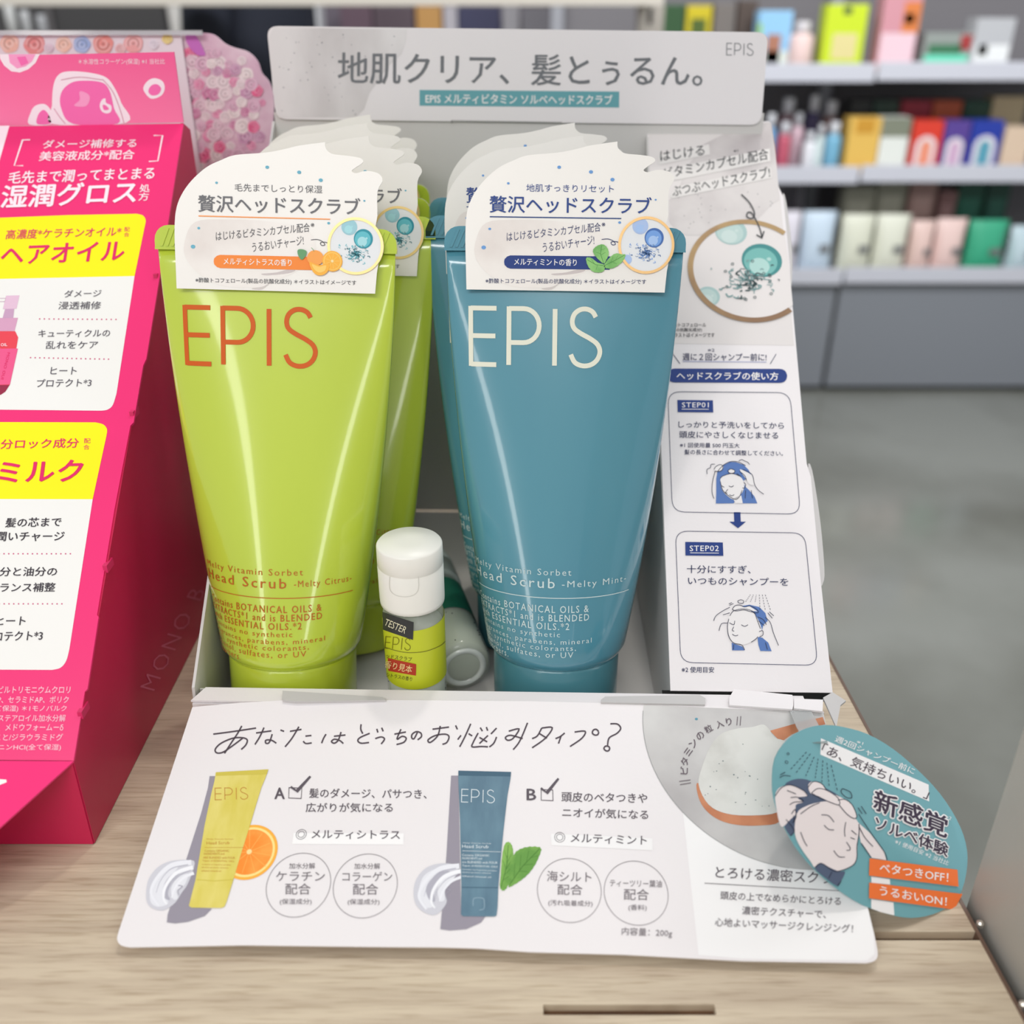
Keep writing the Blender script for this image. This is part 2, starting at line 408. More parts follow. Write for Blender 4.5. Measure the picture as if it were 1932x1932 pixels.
# folded lip on top of the front wall
disp.part('lip', *dslab([(-W2 + .001, 0, HL), (STX + .05, 0, HL), (STX + .05, G, HL - .0004), (-W2 + .004, G, HL - .0004)], (0, 0, 1), .0008), card_white)
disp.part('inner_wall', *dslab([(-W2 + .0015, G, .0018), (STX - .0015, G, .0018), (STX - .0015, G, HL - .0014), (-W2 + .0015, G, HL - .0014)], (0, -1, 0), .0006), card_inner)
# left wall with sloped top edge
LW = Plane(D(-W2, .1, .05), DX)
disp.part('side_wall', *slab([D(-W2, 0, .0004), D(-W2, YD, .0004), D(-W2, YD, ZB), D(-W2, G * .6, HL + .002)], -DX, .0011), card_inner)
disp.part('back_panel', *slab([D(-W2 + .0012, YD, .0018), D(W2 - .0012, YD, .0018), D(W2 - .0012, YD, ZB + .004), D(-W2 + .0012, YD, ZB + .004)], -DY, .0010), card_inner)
# header card
HP = Plane(D(0, YD - .0012, ZT), -DY)
pt = Printer(disp, HP)
hc = pt.rrect([HP_ for HP_ in [(503, 49), (1450, 61), (1436, 236), (521, 225)]], 22)
header = disp.part('header_card', *slab([HP.at(*p) for p in hc], -DY, .0010), card_white)
pt.parent = header
smear = mat('print_smear', (226, 222, 222), 0.45, noise=(28, (196, 190, 190), .42, .72, (1, 1, .5)))
pt.fill('smear_picture', smear, off([(70, 62), (556, 68), (553, 110), (535, 160), (490, 200), (455, 250), (420, 300), (400, 360), (370, 388), (90, 390), (68, 300), (52, 100)], 1.932, 480, 20), 1)
for i in range(46):
    x = R_.uniform(90, 520); y = R_.uniform(80, 380)
    if x > 540 - max(0, y - 140) * .62: continue
    pt.ellipse('smear_picture', ink((128, 128, 136)), x / 1.932 + 480, y / 1.932 + 20, R_.uniform(.6, 1.5), R_.uniform(.6, 1.5), 2, n=7)
pt.text('slogan', GREY_T, '地肌クリア、髪とぅるん。', (638, 128), (1325, 134), 59, .012, 1.0, lay=2)
pt.fill('banner', TEAL, [(791.6, 169.6), (1168.4, 172.7), (1168, 203), (791.6, 199.5)], 1)
pt.text('banner_lettering', WHITE_T, 'EPIS メルティビタミン ソルベヘッドスクラブ', (803, 185.5), (1155.5, 188.5), 19, .012, lay=2)
epis(pt, 'logo', GREY_T, (1371, 92.5), (1421, 93.5), 22, 1.5, lay=2)
pt.done()
# slot line under the header
bp = Plane(D(0, YD - .0012, .2), -DY)
bpp = Printer(disp, bp); bpp.line('fold_line', ink((120, 118, 116)), [(852, 227), (853, 232)], 2, 1); bpp.line('fold_line', ink((150, 148, 146)), [(852, 227.5), (1060, 231)], 1.5, 1); bpp.done()

# right wing with the sloped instruction face
sn = (D(0, YS, ZS) - D(0, G, HL)).cross(DX).normalized()
SP = Plane(D(.09, G, HL), sn)
swp = [(1220, 228), (1451, 229), (1469, 352), (1478, 372), (1490, 500), (1492, 540), (1522, 875), (1530, 900), (1548, 1090), (1571, 1307), (1265, 1303), (1240, 650)]
cw = [SP.at(*p) for p in swp]
stepf = disp.part('instruction_panel', *slab(cw, SP.n, .0010), card_white)
tx = STX - .0004
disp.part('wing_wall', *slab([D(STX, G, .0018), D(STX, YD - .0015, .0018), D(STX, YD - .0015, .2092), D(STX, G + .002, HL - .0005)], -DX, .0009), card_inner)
disp.part('side_wall', *slab([D(W2 + .0011, .004, .0004), D(W2 + .0011, YD, .0004), D(W2 + .0011, YD, .2085), D(W2 + .0011, G + .003, HL - .0005)], DX, .0010), card_white)
OSP = Plane(D(W2 + .003, .1, .1), sn)
for q in ([(1477, 370), (1484, 380), (1495, 470), (1494, 535), (1488, 540), (1482, 470)], [(1525, 885), (1533, 886), (1548, 980), (1556, 1070), (1554, 1098), (1546, 1098), (1538, 1000)]):
    disp.part('locking_tab', *slab([(SP.at(*p) - SP.n * .0005) for p in smooth(q, 3, True)], SP.n, .006), card_grey)
disp.part('dark_opening', *slab([SP.at(1250, 1301) - SP.n * .0012, SP.at(1568, 1306) - SP.n * .0012, SP.at(1570, 1322) - SP.n * .0012, SP.at(1252, 1318) - SP.n * .0012], SP.n, .0006), dark_gap)
sp = Printer(disp, SP, stepf)
top_tint = mat('panel_tint', (222, 216, 214), .45); sm2 = mat('print_smear_two', (214, 208, 206), .45, noise=(30, (186, 178, 178), .42, .7, (1, 1, 1)))
sp.fill('tinted_print', top_tint, [(1222, 232), (1450, 233), (1472, 372), (1494, 600), (1498, 652), (1243, 648), (1232, 440)], 1)
s1 = 4.39
sp.fill('smear_picture', sm2, off([(1100, 45), (1120, 60), (1150, 250), (1190, 690), (1120, 730), (1060, 800), (1010, 850), (870, 860), (690, 900), (540, 985), (420, 985), (330, 940), (272, 870), (272, 690), (330, 660), (420, 420), (560, 230), (760, 130), (950, 70)], s1, 1200, 220), 2)
for i in range(40):
    x = R_.uniform(330, 1150); y = R_.uniform(560, 960)
    if y > 960 - (x - 500) * .28: continue
    sp.ellipse('smear_picture', ink((110, 108, 116)), x / s1 + 1200, y / s1 + 220, .9, .9, 3, n=6)
for q in ([(180, 325), (603, 232), (612, 316), (195, 402)], [(240, 440), (1105, 268), (1112, 372), (330, 530), (250, 520)], [(330, 585), (1115, 425), (1122, 512), (300, 680), (285, 660)]):
    sp.fill('paper_strip', ink((226, 222, 219)), off(q, s1, 1200, 220), 4)
HW = ink((58, 60, 64))
sp.text('handwriting', HW, 'はじける', (1245.6, 296), (1328.7, 284), 19, .006, shear=.1, lay=5)
sp.text('handwriting', HW, 'ビタミンカプセル配合', (1254, 328), (1449, 291), 21, .006, shear=.1, lay=5)
sp.text('handwriting', HW, 'ぶつぶヘッドスクラブ!', (1268, 362), (1452, 325), 21, .006, shear=.1, lay=5)
sp.text('handwriting', HW, '※1', (1384, 286), (1392, 285), 5, lay=5)
sp.line('handwriting', HW, off(smooth([(870, 650), (935, 715), (975, 790), (975, 835), (945, 850), (915, 830), (925, 800), (955, 805), (990, 860), (1025, 940), (1040, 1005)]), s1, 1200, 220), 2.4, 8)
sp.line('handwriting', HW, off([(995, 985), (1040, 1010), (1058, 955)], s1, 1200, 220), 2.4, 8)
RC = (1414, 510)
edge_r = [((1452, 229), (1488, 500)), ((1476, 372), (1494, 560))]
def bubble(pr, cx, cy, r, rim, body, hi, lay, clipc=None, circ=True):
    def C(x, y, q): 
        pts = pr.f.circle(x, y, q, 32)
        if clipc:
            cc = pr.f.circle(*clipc, 40); cc2 = cc if sum((cc[i][0] * cc[(i + 1) % 40][1] - cc[(i + 1) % 40][0] * cc[i][1]) for i in range(40)) > 0 else cc[::-1]
            pts = clip_poly(pts, [(cc2[i], cc2[(i + 1) % 40]) for i in range(40)])
        return pts
    pr.fill('bubble', rim, C(cx, cy, r), lay); pr.fill('bubble', body, C(cx - r * .06, cy + r * .07, r * .83), lay + .5)
    pr.fill('bubble', hi, C(cx - r * .12, cy + r * .3, r * .5), lay + .8)
    if r > 12: pr.fill('bubble', hi, C(cx + r * .35, cy - r * .05, r * .11), lay + 1)
def splash(pr, cx, cy, r, m1, m2, lay, seed):
    q = random.Random(seed)
    for i in range(70):
        a = q.uniform(0, 2 * math.pi); d = abs(q.gauss(0, .42)) * r; x, y = cx + math.cos(a) * d * 1.15, cy + math.sin(a) * d * .62
        L = q.uniform(.05, .16) * r; b = a + q.uniform(-.7, .7)
        pr.line('splash', m1 if q.random() < .5 else m2, smooth([(x, y), (x + math.cos(b) * L, y + math.sin(b) * L * .7), (x + math.cos(b + .8) * L * 1.6, y + math.sin(b + .8) * L)], 3), r * q.uniform(.018, .045), lay)
    for i in range(14):
        a = q.uniform(0, 2 * math.pi); d = q.uniform(.5, .95) * r; x, y = cx + math.cos(a) * d, cy + math.sin(a) * d * .7
        pr.line('splash', m1, [(x + math.cos(t) * r * .04, y + math.sin(t) * r * .035) for t in [k * math.pi / 4 for k in range(8)]], r * .018, lay, closed=True)
    for i in range(7):
        a = q.uniform(0, 2 * math.pi); L = r * q.uniform(.3, .75)
        pr.line('splash', m2, smooth([(cx, cy), (cx + math.cos(a) * L * .5, cy + math.sin(a) * L * .4), (cx + math.cos(a + .2) * L, cy + math.sin(a + .2) * L * .6)], 4), r * .05, lay, taper=True)
sp.fill('ring', ink((226, 220, 218)), sp.f.circle(RC[0], RC[1], 108, 64), 4, clip=edge_r)
ro = sp.f.circle(RC[0], RC[1], 117, 96); ri = sp.f.circle(RC[0], RC[1], 106.5, 96)
P = []; Fq = []
def right_lim(y): return float(np.interp(y, [229, 352, 372, 500, 540, 875], [1449.5, 1467.5, 1476, 1488, 1490.5, 1520]))
for i in range(96): P += [ro[i], ri[i]]
for i in range(96):
    j = (i + 1) % 96
    if max(ro[i][0] - right_lim(ro[i][1]), ro[j][0] - right_lim(ro[j][1])) < 1: Fq.append((2 * i, 2 * i + 1, 2 * j + 1, 2 * j))
GOLD2 = mat('ring_bronze', (190, 160, 112), 0.35, metal=0.35, noise=(26, (150, 118, 92), .4, .62, (1, 1, 1)))
sp.add('ring', GOLD2, [(min(x, right_lim(y)), y) for x, y in P], Fq, 7)
tealA, tealB, tealC = ink((70, 140, 140)), ink((118, 182, 176)), ink((176, 212, 206))
paleA, paleB, paleC = ink((168, 196, 194)), ink((186, 208, 204)), ink((200, 217, 213))
bubble(sp, 1379, 438, 30, paleA, paleB, paleC, 5, (RC[0], RC[1], 107)); bubble(sp, 1336, 560, 22, paleA, paleB, paleC, 5, (RC[0], RC[1], 107))
bubble(sp, 1437, 492, 38, tealA, tealB, tealC, 5.5)
splash(sp, 1412, 530, 62, ink((70, 90, 92)), ink((128, 160, 160)), 7.5, 3)
for t, x1, y in (('※酢酸トコフェロール', 1332, 613.6), ('(製品の抗酸化成分)', 1324, 623.2), ('＊イラストはイメージです', 1348, 632.8)):
    sp.text('small_print', BLACK_T, t, (1257, y), (x1, y), 7.5, .01, lay=5)
k = 2.6825
def o2(p): return off(p, k, 1220, 620)
sp.text('lettering', NAVY_T, '週に２回シャンプー前に!', (1288, 673.5), (1446, 674.5), 14, .012, lay=3)
sp.text('lettering', NAVY_T, '※2', (1335, 661), (1348, 661), 5.5, lay=3)
sp.line('lettering', ink((176, 178, 206)), [(1288, 682), (1446, 683.5)], 1.6, 3)
sp.line('lettering', NAVY_T, o2([(130, 125), (168, 178)]), 1.2, 3); sp.line('lettering', NAVY_T, o2([(655, 130), (625, 180)]), 1.2, 3)
sp.fill('title_pill', NAVY, sp.rrect(o2([(105, 203), (710, 205), (711, 276), (105, 273)]), 15), 3)
sp.text('title_pill', WHITE_T, 'ヘッドスクラブの使い方', (1276.6, 709.5), (1468, 710.5), 15, .016, lay=4)
for q in ([(107, 320), (725, 325), (778, 940), (130, 928)], [(145, 1025), (800, 1035), (865, 1705), (172, 1690)]):
    sp.line('frame_line', NAVY_T, sp.rrect(o2(q), 24), 1.1, 3, closed=True)
sp.fill('step_label', NAVY, o2([(155, 362), (335, 364), (337, 425), (157, 423)]), 3)
sp.text('step_label', WHITE_T, 'STEP01', (1286.5, 764.5), (1337, 764.5), 9.5, .0, 1.1, lay=4); sp.line('step_label', WHITE_T, [(1286, 772.5), (1337, 772.8)], 1, 4)
sp.fill('step_label#2', NAVY, o2([(195, 1080), (385, 1083), (388, 1151), (196, 1149)]), 3)
sp.text('step_label#2', WHITE_T, 'STEP02', (1301, 1035), (1356, 1035), 10.5, .0, 1.1, lay=4); sp.line('step_label#2', WHITE_T, [(1302, 1043.5), (1356, 1044)], 1, 4)
for t, a, b, h in (('しっかりと予洗いをしてから', (1280, 801), (1479, 803.5), 12.5), ('頭皮にやさしくなじませる', (1281.5, 820), (1468, 822), 13), ('※1 回使用量 500 円玉大', (1282.6, 840), (1395, 841), 9),
                   ('髪の長さに合わせて調整してください。', (1291, 853), (1477, 856), 9.5), ('十分にすすぎ、', (1296, 1074), (1416, 1075), 15), ('いつものシャンプーを', (1298, 1096), (1487, 1098.5), 15), ('※2 使用目安', (1286, 1263.5), (1347, 1264), 11)):
    sp.text('lettering', NAVY_T, t, a, b, h, .008, lay=3)
sp.fill('arrow', NAVY, o2([(441, 930), (474, 930), (476, 978), (502, 978), (462, 1011), (418, 978), (443, 978)]), 3)
BH = ink((88, 120, 180)); LN = ink((44, 48, 72)); CW = ink((232, 228, 228))
# woman with long hair, first picture
sp.fill('illustration', BH, o2([(352, 760), (358, 725), (385, 695), (420, 676), (450, 676), (490, 690), (515, 715), (530, 745), (490, 770), (498, 800), (520, 820), (545, 850), (560, 885), (480, 885), (450, 866), (440, 885), (350, 886), (352, 830)]), 3)
sp.fill('illustration', CW, o2(smooth([(372, 765), (385, 748), (430, 735), (470, 748), (492, 780), (490, 815), (470, 848), (440, 866), (410, 850), (380, 815)], 3, True)), 4)
sp.fill('illustration', CW, o2([(436, 862), (478, 845), (486, 885), (450, 885)]), 4)
for q in ([(372, 760), (385, 748), (430, 735), (470, 748)], [(372, 775), (385, 820), (420, 852), (450, 866), (470, 850), (482, 820)], [(375, 795), (392, 805)], [(415, 798), (428, 803), (440, 796)], [(410, 815), (398, 832), (408, 834)], [(418, 842), (430, 848), (442, 842)],
          [(490, 780), (500, 790), (495, 808), (484, 808)], [(345, 725), (332, 780), (330, 830), (340, 862)], [(485, 715), (510, 725), (535, 745), (545, 790), (565, 820), (592, 840)], [(470, 725), (495, 745), (505, 770)], [(455, 735), (478, 752)], [(305, 738), (305, 715), (322, 705), (325, 690), (345, 688)],
          [(340, 715), (350, 700), (372, 690), (385, 700), (380, 718), (360, 725), (345, 722)], [(410, 722), (425, 712), (445, 720), (440, 732), (420, 733), (410, 722)], [(465, 672), (480, 665), (495, 672), (510, 678), (520, 690)], [(500, 820), (498, 860)], [(528, 820), (535, 860)], [(358, 725), (385, 695), (420, 676), (460, 676), (500, 695)]):
    sp.line('illustration', LN, o2(smooth(q, 4)), 1.1, 6)
for q in ([(340, 715), (350, 700), (372, 690), (388, 700), (380, 718), (360, 726)], [(410, 722), (425, 712), (445, 720), (440, 732), (420, 733)], [(470, 715), (500, 725), (530, 745), (545, 790), (520, 790), (500, 760)]):
    sp.fill('illustration', CW, o2(smooth(q, 3, True)), 5)
# rinsing picture
sp.fill('illustration#2', BH, o2([(480, 1405), (520, 1398), (570, 1410), (600, 1440), (612, 1480), (590, 1500), (580, 1540), (572, 1520), (560, 1480), (545, 1440), (510, 1425)]), 3)
sp.fill('illustration#2', BH, o2([(430, 1590), (455, 1600), (485, 1610), (495, 1629), (432, 1629)]), 3); sp.fill('illustration#2', BH, o2([(560, 1560), (585, 1565), (615, 1590), (632, 1633), (575, 1632), (565, 1600)]), 3)
sp.fill('illustration#2', CW, o2(smooth([(410, 1480), (425, 1440), (480, 1420), (540, 1440), (575, 1500), (580, 1545), (540, 1580), (490, 1600), (440, 1590), (415, 1550)], 3, True)), 4)
for q in ([(415, 1470), (408, 1510), (415, 1560), (440, 1592), (480, 1602), (495, 1628)], [(420, 1455), (440, 1430), (490, 1420), (540, 1435), (560, 1480), (575, 1520)], [(418, 1490), (440, 1500), (445, 1480)], [(478, 1500), (495, 1508), (512, 1500)], [(440, 1510), (432, 1528), (442, 1532)], [(432, 1548), (448, 1556), (462, 1552)],
          [(568, 1535), (585, 1530), (588, 1550), (572, 1562)], [(528, 1588), (548, 1575), (562, 1560)], [(338, 1480), (350, 1455), (385, 1430), (420, 1412)], [(365, 1530), (378, 1495), (410, 1492)], [(385, 1450), (420, 1440)], [(560, 1460), (590, 1475), (605, 1500)], [(565, 1480), (595, 1505)], [(600, 1462), (625, 1490), (640, 1540), (660, 1590), (666, 1605)],
          [(432, 1422), (445, 1405), (470, 1400), (495, 1410), (520, 1405), (550, 1418), (565, 1435), (550, 1440), (520, 1432), (490, 1425), (450, 1430), (432, 1422)], [(460, 1380), (475, 1374), (490, 1380), (485, 1392), (465, 1390), (460, 1380)], [(612, 1440), (635, 1468)], [(620, 1435), (642, 1455)], [(415, 1395), (430, 1388)], [(418, 1402), (438, 1393)], [(440, 1600), (438, 1625)], [(600, 1590), (610, 1625)]):
    sp.line('illustration#2', LN, o2(smooth(q, 4)), 1.1, 6)
sp.fill('illustration#2', CW, o2([(436, 1420), (448, 1406), (495, 1411), (520, 1406), (560, 1432), (520, 1431), (490, 1424), (450, 1429)]), 5)
for i in range(6):
    x0, x1 = 524 + i * 15, 492 + i * 27
    for j in range(5 if i < 3 else 6):
        a, b = j / 6, (j + .55) / 6; y1 = 1395 if i < 3 else 1430
        sp.line('illustration#2', LN, o2([(x0 + (x1 - x0) * a, 1348 + (y1 - 1348) * a), (x0 + (x1 - x0) * b, 1348 + (y1 - 1348) * b)]), .9, 6)
sp.done()

# front flap with the comparison chart
hy = -math.sqrt(.0888 ** 2 - .0303 ** 2)
fn = (D(0, 0, HL) - D(0, hy, .003)).cross(DX).normalized()
FP = Plane(D(0, 0, HL + .0004), fn)
fo = [(363, 1334), (450, 1326), (540, 1321), (760, 1321), (1000, 1323), (1240, 1329), (1400, 1335), (1553, 1343)]
fo += [(1601, 1560)]; br = smooth([(1650, 1765), (1656, 1798), (1651, 1812), (1634, 1817)], 4); fo += br
fo += [(1400, 1813), (1180, 1801), (1000, 1796), (900, 1789), (830, 1787), (700, 1786), (460, 1783)] + smooth([(246, 1787), (228, 1783), (221, 1772), (224, 1757)], 4)
flap = disp.part('front_flap', *slab([FP.at(*p) for p in fo], FP.n, .0009), card_white)
fp = Printer(disp, FP, flap)
sec = mat('chart_tint', (222, 216, 218), .45); sec2 = mat('chart_tint_light', (241, 239, 239), .45)
fp.fill('tinted_print', sec2, [(1285, 1500), (1595, 1540), (1648, 1760), (1650, 1800), (1636, 1813), (1400, 1809), (1318, 1802)], 1)
HK = ink((84, 74, 82))
A5 = lambda p: off(p, 3.22, 200, 1300)
A6 = lambda p: off(p, 3.22, 740, 1300)
A7 = lambda p: off(p, 2.927, 1200, 1300)
hand5 = [[(652, 275), (780, 258), (912, 238)], [(825, 225), (800, 270), (760, 330), (720, 392)], [(830, 300), (770, 345), (710, 385), (672, 388), (665, 365), (700, 330), (770, 300), (830, 297), (858, 310), (850, 340), (822, 368)],
  [(912, 268), (1005, 255)], [(960, 235), (935, 290), (905, 338)], [(1060, 250), (1082, 258)], [(1010, 275), (992, 325), (972, 330), (972, 312), (1005, 312), (1035, 330)],
  [(1118, 258), (1188, 246)], [(1172, 230), (1130, 300), (1088, 352)], [(1212, 287), (1248, 283)], [(1198, 318), (1215, 332), (1250, 328)],
  [(1337, 275), (1322, 300), (1310, 330)], [(1385, 288), (1455, 280)], [(1428, 262), (1412, 310), (1388, 330), (1370, 320), (1388, 306), (1420, 314), (1442, 332)],
  [(1550, 215), (1548, 245), (1560, 272)], [(1602, 270), (1545, 295), (1530, 315), (1550, 330), (1598, 326)], [(1645, 243), (1652, 265)], [(1675, 236), (1684, 258)],
  [(1636, 302), (1672, 292), (1692, 305), (1672, 335)], [(1752, 275), (1822, 262)], [(1792, 245), (1768, 305), (1800, 288), (1824, 300), (1808, 325), (1765, 338)],
  [(1892, 264), (1872, 302), (1858, 298), (1860, 276), (1885, 260), (1912, 268), (1916, 290), (1893, 310)]]
hand6 = [[(245, 245), (345, 232)], [(292, 225), (276, 285), (232, 325), (218, 310), (260, 284), (320, 275), (345, 290), (332, 325), (305, 337)], [(385, 222), (396, 246)],
  [(477, 212), (442, 290), (410, 352)], [(418, 282), (398, 308)], [(464, 272), (486, 286)], [(535, 235), (548, 257)], [(572, 232), (580, 254)], [(634, 238), (600, 274)], [(522, 268), (492, 325), (486, 352), (540, 350), (582, 352)], [(530, 295), (577, 322)], [(582, 283), (530, 332)], [(634, 292), (617, 330), (590, 353)],
  [(708, 257), (770, 244), (735, 300), (702, 312), (688, 295), (720, 282), (792, 302)], [(822, 206), (792, 280), (767, 330), (735, 369)],
  [(908, 238), (882, 285), (850, 302)], [(908, 238), (972, 236), (930, 300), (850, 358)], [(895, 272), (940, 300)], [(1048, 268), (1020, 290), (992, 302)], [(1026, 286), (1010, 332)],
  [(1108, 262), (1172, 258), (1152, 300), (1080, 350)], [(1255, 262), (1248, 278), (1230, 280), (1216, 268), (1222, 250), (1240, 246), (1254, 260)],
  [(1325, 212), (1368, 214), (1388, 240), (1365, 270), (1318, 298), (1308, 345)], [(1322, 360), (1315, 375), (1298, 376), (1286, 362), (1296, 348), (1314, 350), (1322, 360)]]
for q in hand5: fp.line('handwritten_heading', HK, A5(smooth(q, 5)), 2.8, 2)
for q in hand6: fp.line('handwritten_heading', HK, A6(smooth(q, 5)), 2.8, 2)
CT = ink((92, 84, 92)); CTL = ink((120, 112, 118))
def label_mark(letter, pl_, ph, boxq, chk, A):
    fp.text('option_mark', CT, letter, A([pl_[0]])[0], A([pl_[1]])[0], ph, .03, lay=2)
    fp.line('option_mark', CT, A(boxq), 1.3, 2, closed=True); fp.line('option_mark', CT, A(chk), 4, 3)
label_mark('A', [(1025, 635), (1085, 635)], 21, [(1112, 600), (1190, 603), (1186, 666), (1110, 663)], [(1122, 595), (1160, 622), (1242, 532)], A5)
label_mark('B', [(818, 642), (873, 642)], 21, [(905, 612), (975, 614), (977, 679), (905, 676)], [(903, 603), (940, 632), (1010, 545)], A6)
for t, a, b, h, bd in (('髪のダメージ、パサつき、', (583.5, 1496.5), (805, 1498.5), 18, .01), ('広がりが気になる', (577, 1524), (741, 1524), 17.5, .01),
        ('頭皮のベタつきや', (1059.5, 1503.5), (1221, 1506.5), 18.5, .01), ('ニオイが気になる', (1061, 1533), (1223, 1537.6), 18, .01)):
    fp.text('lettering', CT, t, a, b, h, bd, lay=2)
fp.fill('highlight', ink((244, 242, 242)), A5([(1140, 875), (1810, 878), (1808, 946), (1132, 942)]), 1.5); fp.fill('highlight', ink((240, 238, 238)), A6([(965, 880), (1580, 908), (1583, 981), (968, 950)]), 1.5)
fp.text('lettering', CT, 'メルティシトラス', (588, 1574.5), (754.5, 1576), 16.5, .012, lay=2.5); fp.text('lettering', CT, 'メルティミント', (1077, 1581.5), (1220, 1586.5), 17, .012, lay=2.5)
for cx, cy in ((568.5, 1574.5), (1056, 1580)):
    for r in (9.6, 6): fp.line('lettering', CT, fp.f.circle(cx, cy, r, 24), .9, 2.5, closed=True)
for cx, cy in ((563.4, 1669), (689.4, 1670.5), (1074, 1679), (1200, 1684)): fp.line('circle_outline', CTL, fp.f.circle(cx, cy, 60.2, 64), 1, 2, closed=True)
for t, a, b, h in (('加水分解', (545.6, 1634), (594.4, 1634), 11), ('ケラチン', (521, 1653.5), (613, 1653.5), 18), ('配合', (538.5, 1677.5), (586, 1677.5), 21), ('(保湿成分)', (528, 1702), (588, 1702), 12),
        ('加水分解', (668.5, 1634.5), (717, 1634.5), 11), ('コラーゲン', (646, 1654), (740, 1654), 18), ('配合', (666, 1678), (713.5, 1678), 21), ('(保湿成分)', (656, 1702.5), (716, 1702.5), 12),
        ('海シルト', (1032, 1653), (1116, 1655), 20), ('配合', (1052, 1678.5), (1099, 1679), 20), ('(汚れ吸着成分)', (1034.5, 1704), (1118, 1706), 12.5), ('ティーツリー葉油', (1150.5, 1666), (1248.7, 1668), 13.5), ('配合', (1177, 1687.5), (1224, 1688.5), 21), ('(香料)', (1185.6, 1713), (1220, 1713.5), 12.5), ('内容量：200g', (1173, 1758), (1268, 1762), 17)):
    fp.text('lettering', CTL, t, a, b, h, .002, lay=2)
# printed tubes
SHD = ink((150, 144, 156))
TKN = 0
def ptube(A, shadow, body, crimp, capl, col, dark, textcol, le, epos, cream):
    global TKN; TKN += 1; TK = 'printed_tube#%d' % TKN; CK = 'printed_cream#%d' % TKN
    fp.fill(TK, SHD, A(shadow), 2)
    for i, (c, pts) in enumerate(cream): fp.fill(CK, c, A(smooth(pts, 4, True)), 2.3 + i * .3)
    fp.fill(TK, col, A(body), 4); fp.fill(TK, dark, A(crimp), 4.5)
    fp.line(TK, dark, A(capl), 1.6, 4.5)
    epis(fp, TK, textcol, *[A([p])[0] for p in epos[0]], epos[1], 1.3, lay=5)
    for t, a, b, h in le: fp.text(TK, textcol, t, A([a])[0], A([b])[0], h, lay=5)
c1, c2, c3 = ink((205, 204, 212)), ink((226, 226, 232)), ink((176, 174, 186))
ptube(A5, [(630, 530), (668, 530), (545, 1160), (505, 1325), (645, 1335), (600, 1380), (500, 1415), (420, 1425), (370, 1418), (375, 1370), (440, 1180), (500, 1000), (580, 750), (620, 600)],
      [(668, 508), (987, 490), (968, 545), (945, 600), (905, 730), (870, 850), (822, 1000), (775, 1160), (735, 1290), (720, 1325), (700, 1332), (520, 1330), (505, 1318), (545, 1160), (572, 1000), (600, 830), (640, 640), (660, 560)],
      [(668, 508), (987, 490), (978, 520), (668, 530)], [(552, 1160), (660, 1168), (772, 1160)], mat('printed_yellow', (226, 212, 118), .4, noise=(60, (214, 198, 84), .35, .65, (3, 1, 1))), ink((206, 190, 80)), ink((196, 140, 60)),
      [('Melty Vitamin Sorbet', (612, 915), (775, 915), 2.6), ('Head Scrub', (612, 938), (752, 936), 5.5), ('Contains ORGANIC', (600, 985), (750, 985), 4), ('INGREDIENTS and', (596, 1003), (720, 1003), 4), ('ARE BLENDED with FOUR', (592, 1026), (785, 1028), 4), ('Types of ESSENTIAL OILS', (588, 1046), (780, 1050), 4), ('contains no fragrance paraben', (585, 1068), (760, 1072), 3), ('alcohol synthetic colorant', (583, 1086), (745, 1090), 3), ('ethanol mineral oil', (582, 1106), (700, 1108), 3)],
      ([(664, 640), (862, 636)], 22), [(c1, [(245, 1230), (262, 1150), (320, 1080), (400, 1045), (500, 1040), (540, 1060), (500, 1180), (460, 1240), (420, 1300), (350, 1345), (280, 1330), (248, 1290)]), (c2, [(270, 1240), (310, 1150), (390, 1085), (440, 1080), (380, 1160), (350, 1230), (380, 1300), (320, 1325), (275, 1300)]), (c3, [(345, 1230), (370, 1160), (430, 1105), (470, 1100), (400, 1170), (375, 1240), (390, 1280), (362, 1275)]), (c2, [(395, 1230), (410, 1180), (450, 1140), (500, 1125), (480, 1190), (430, 1225), (440, 1270), (410, 1280)])])
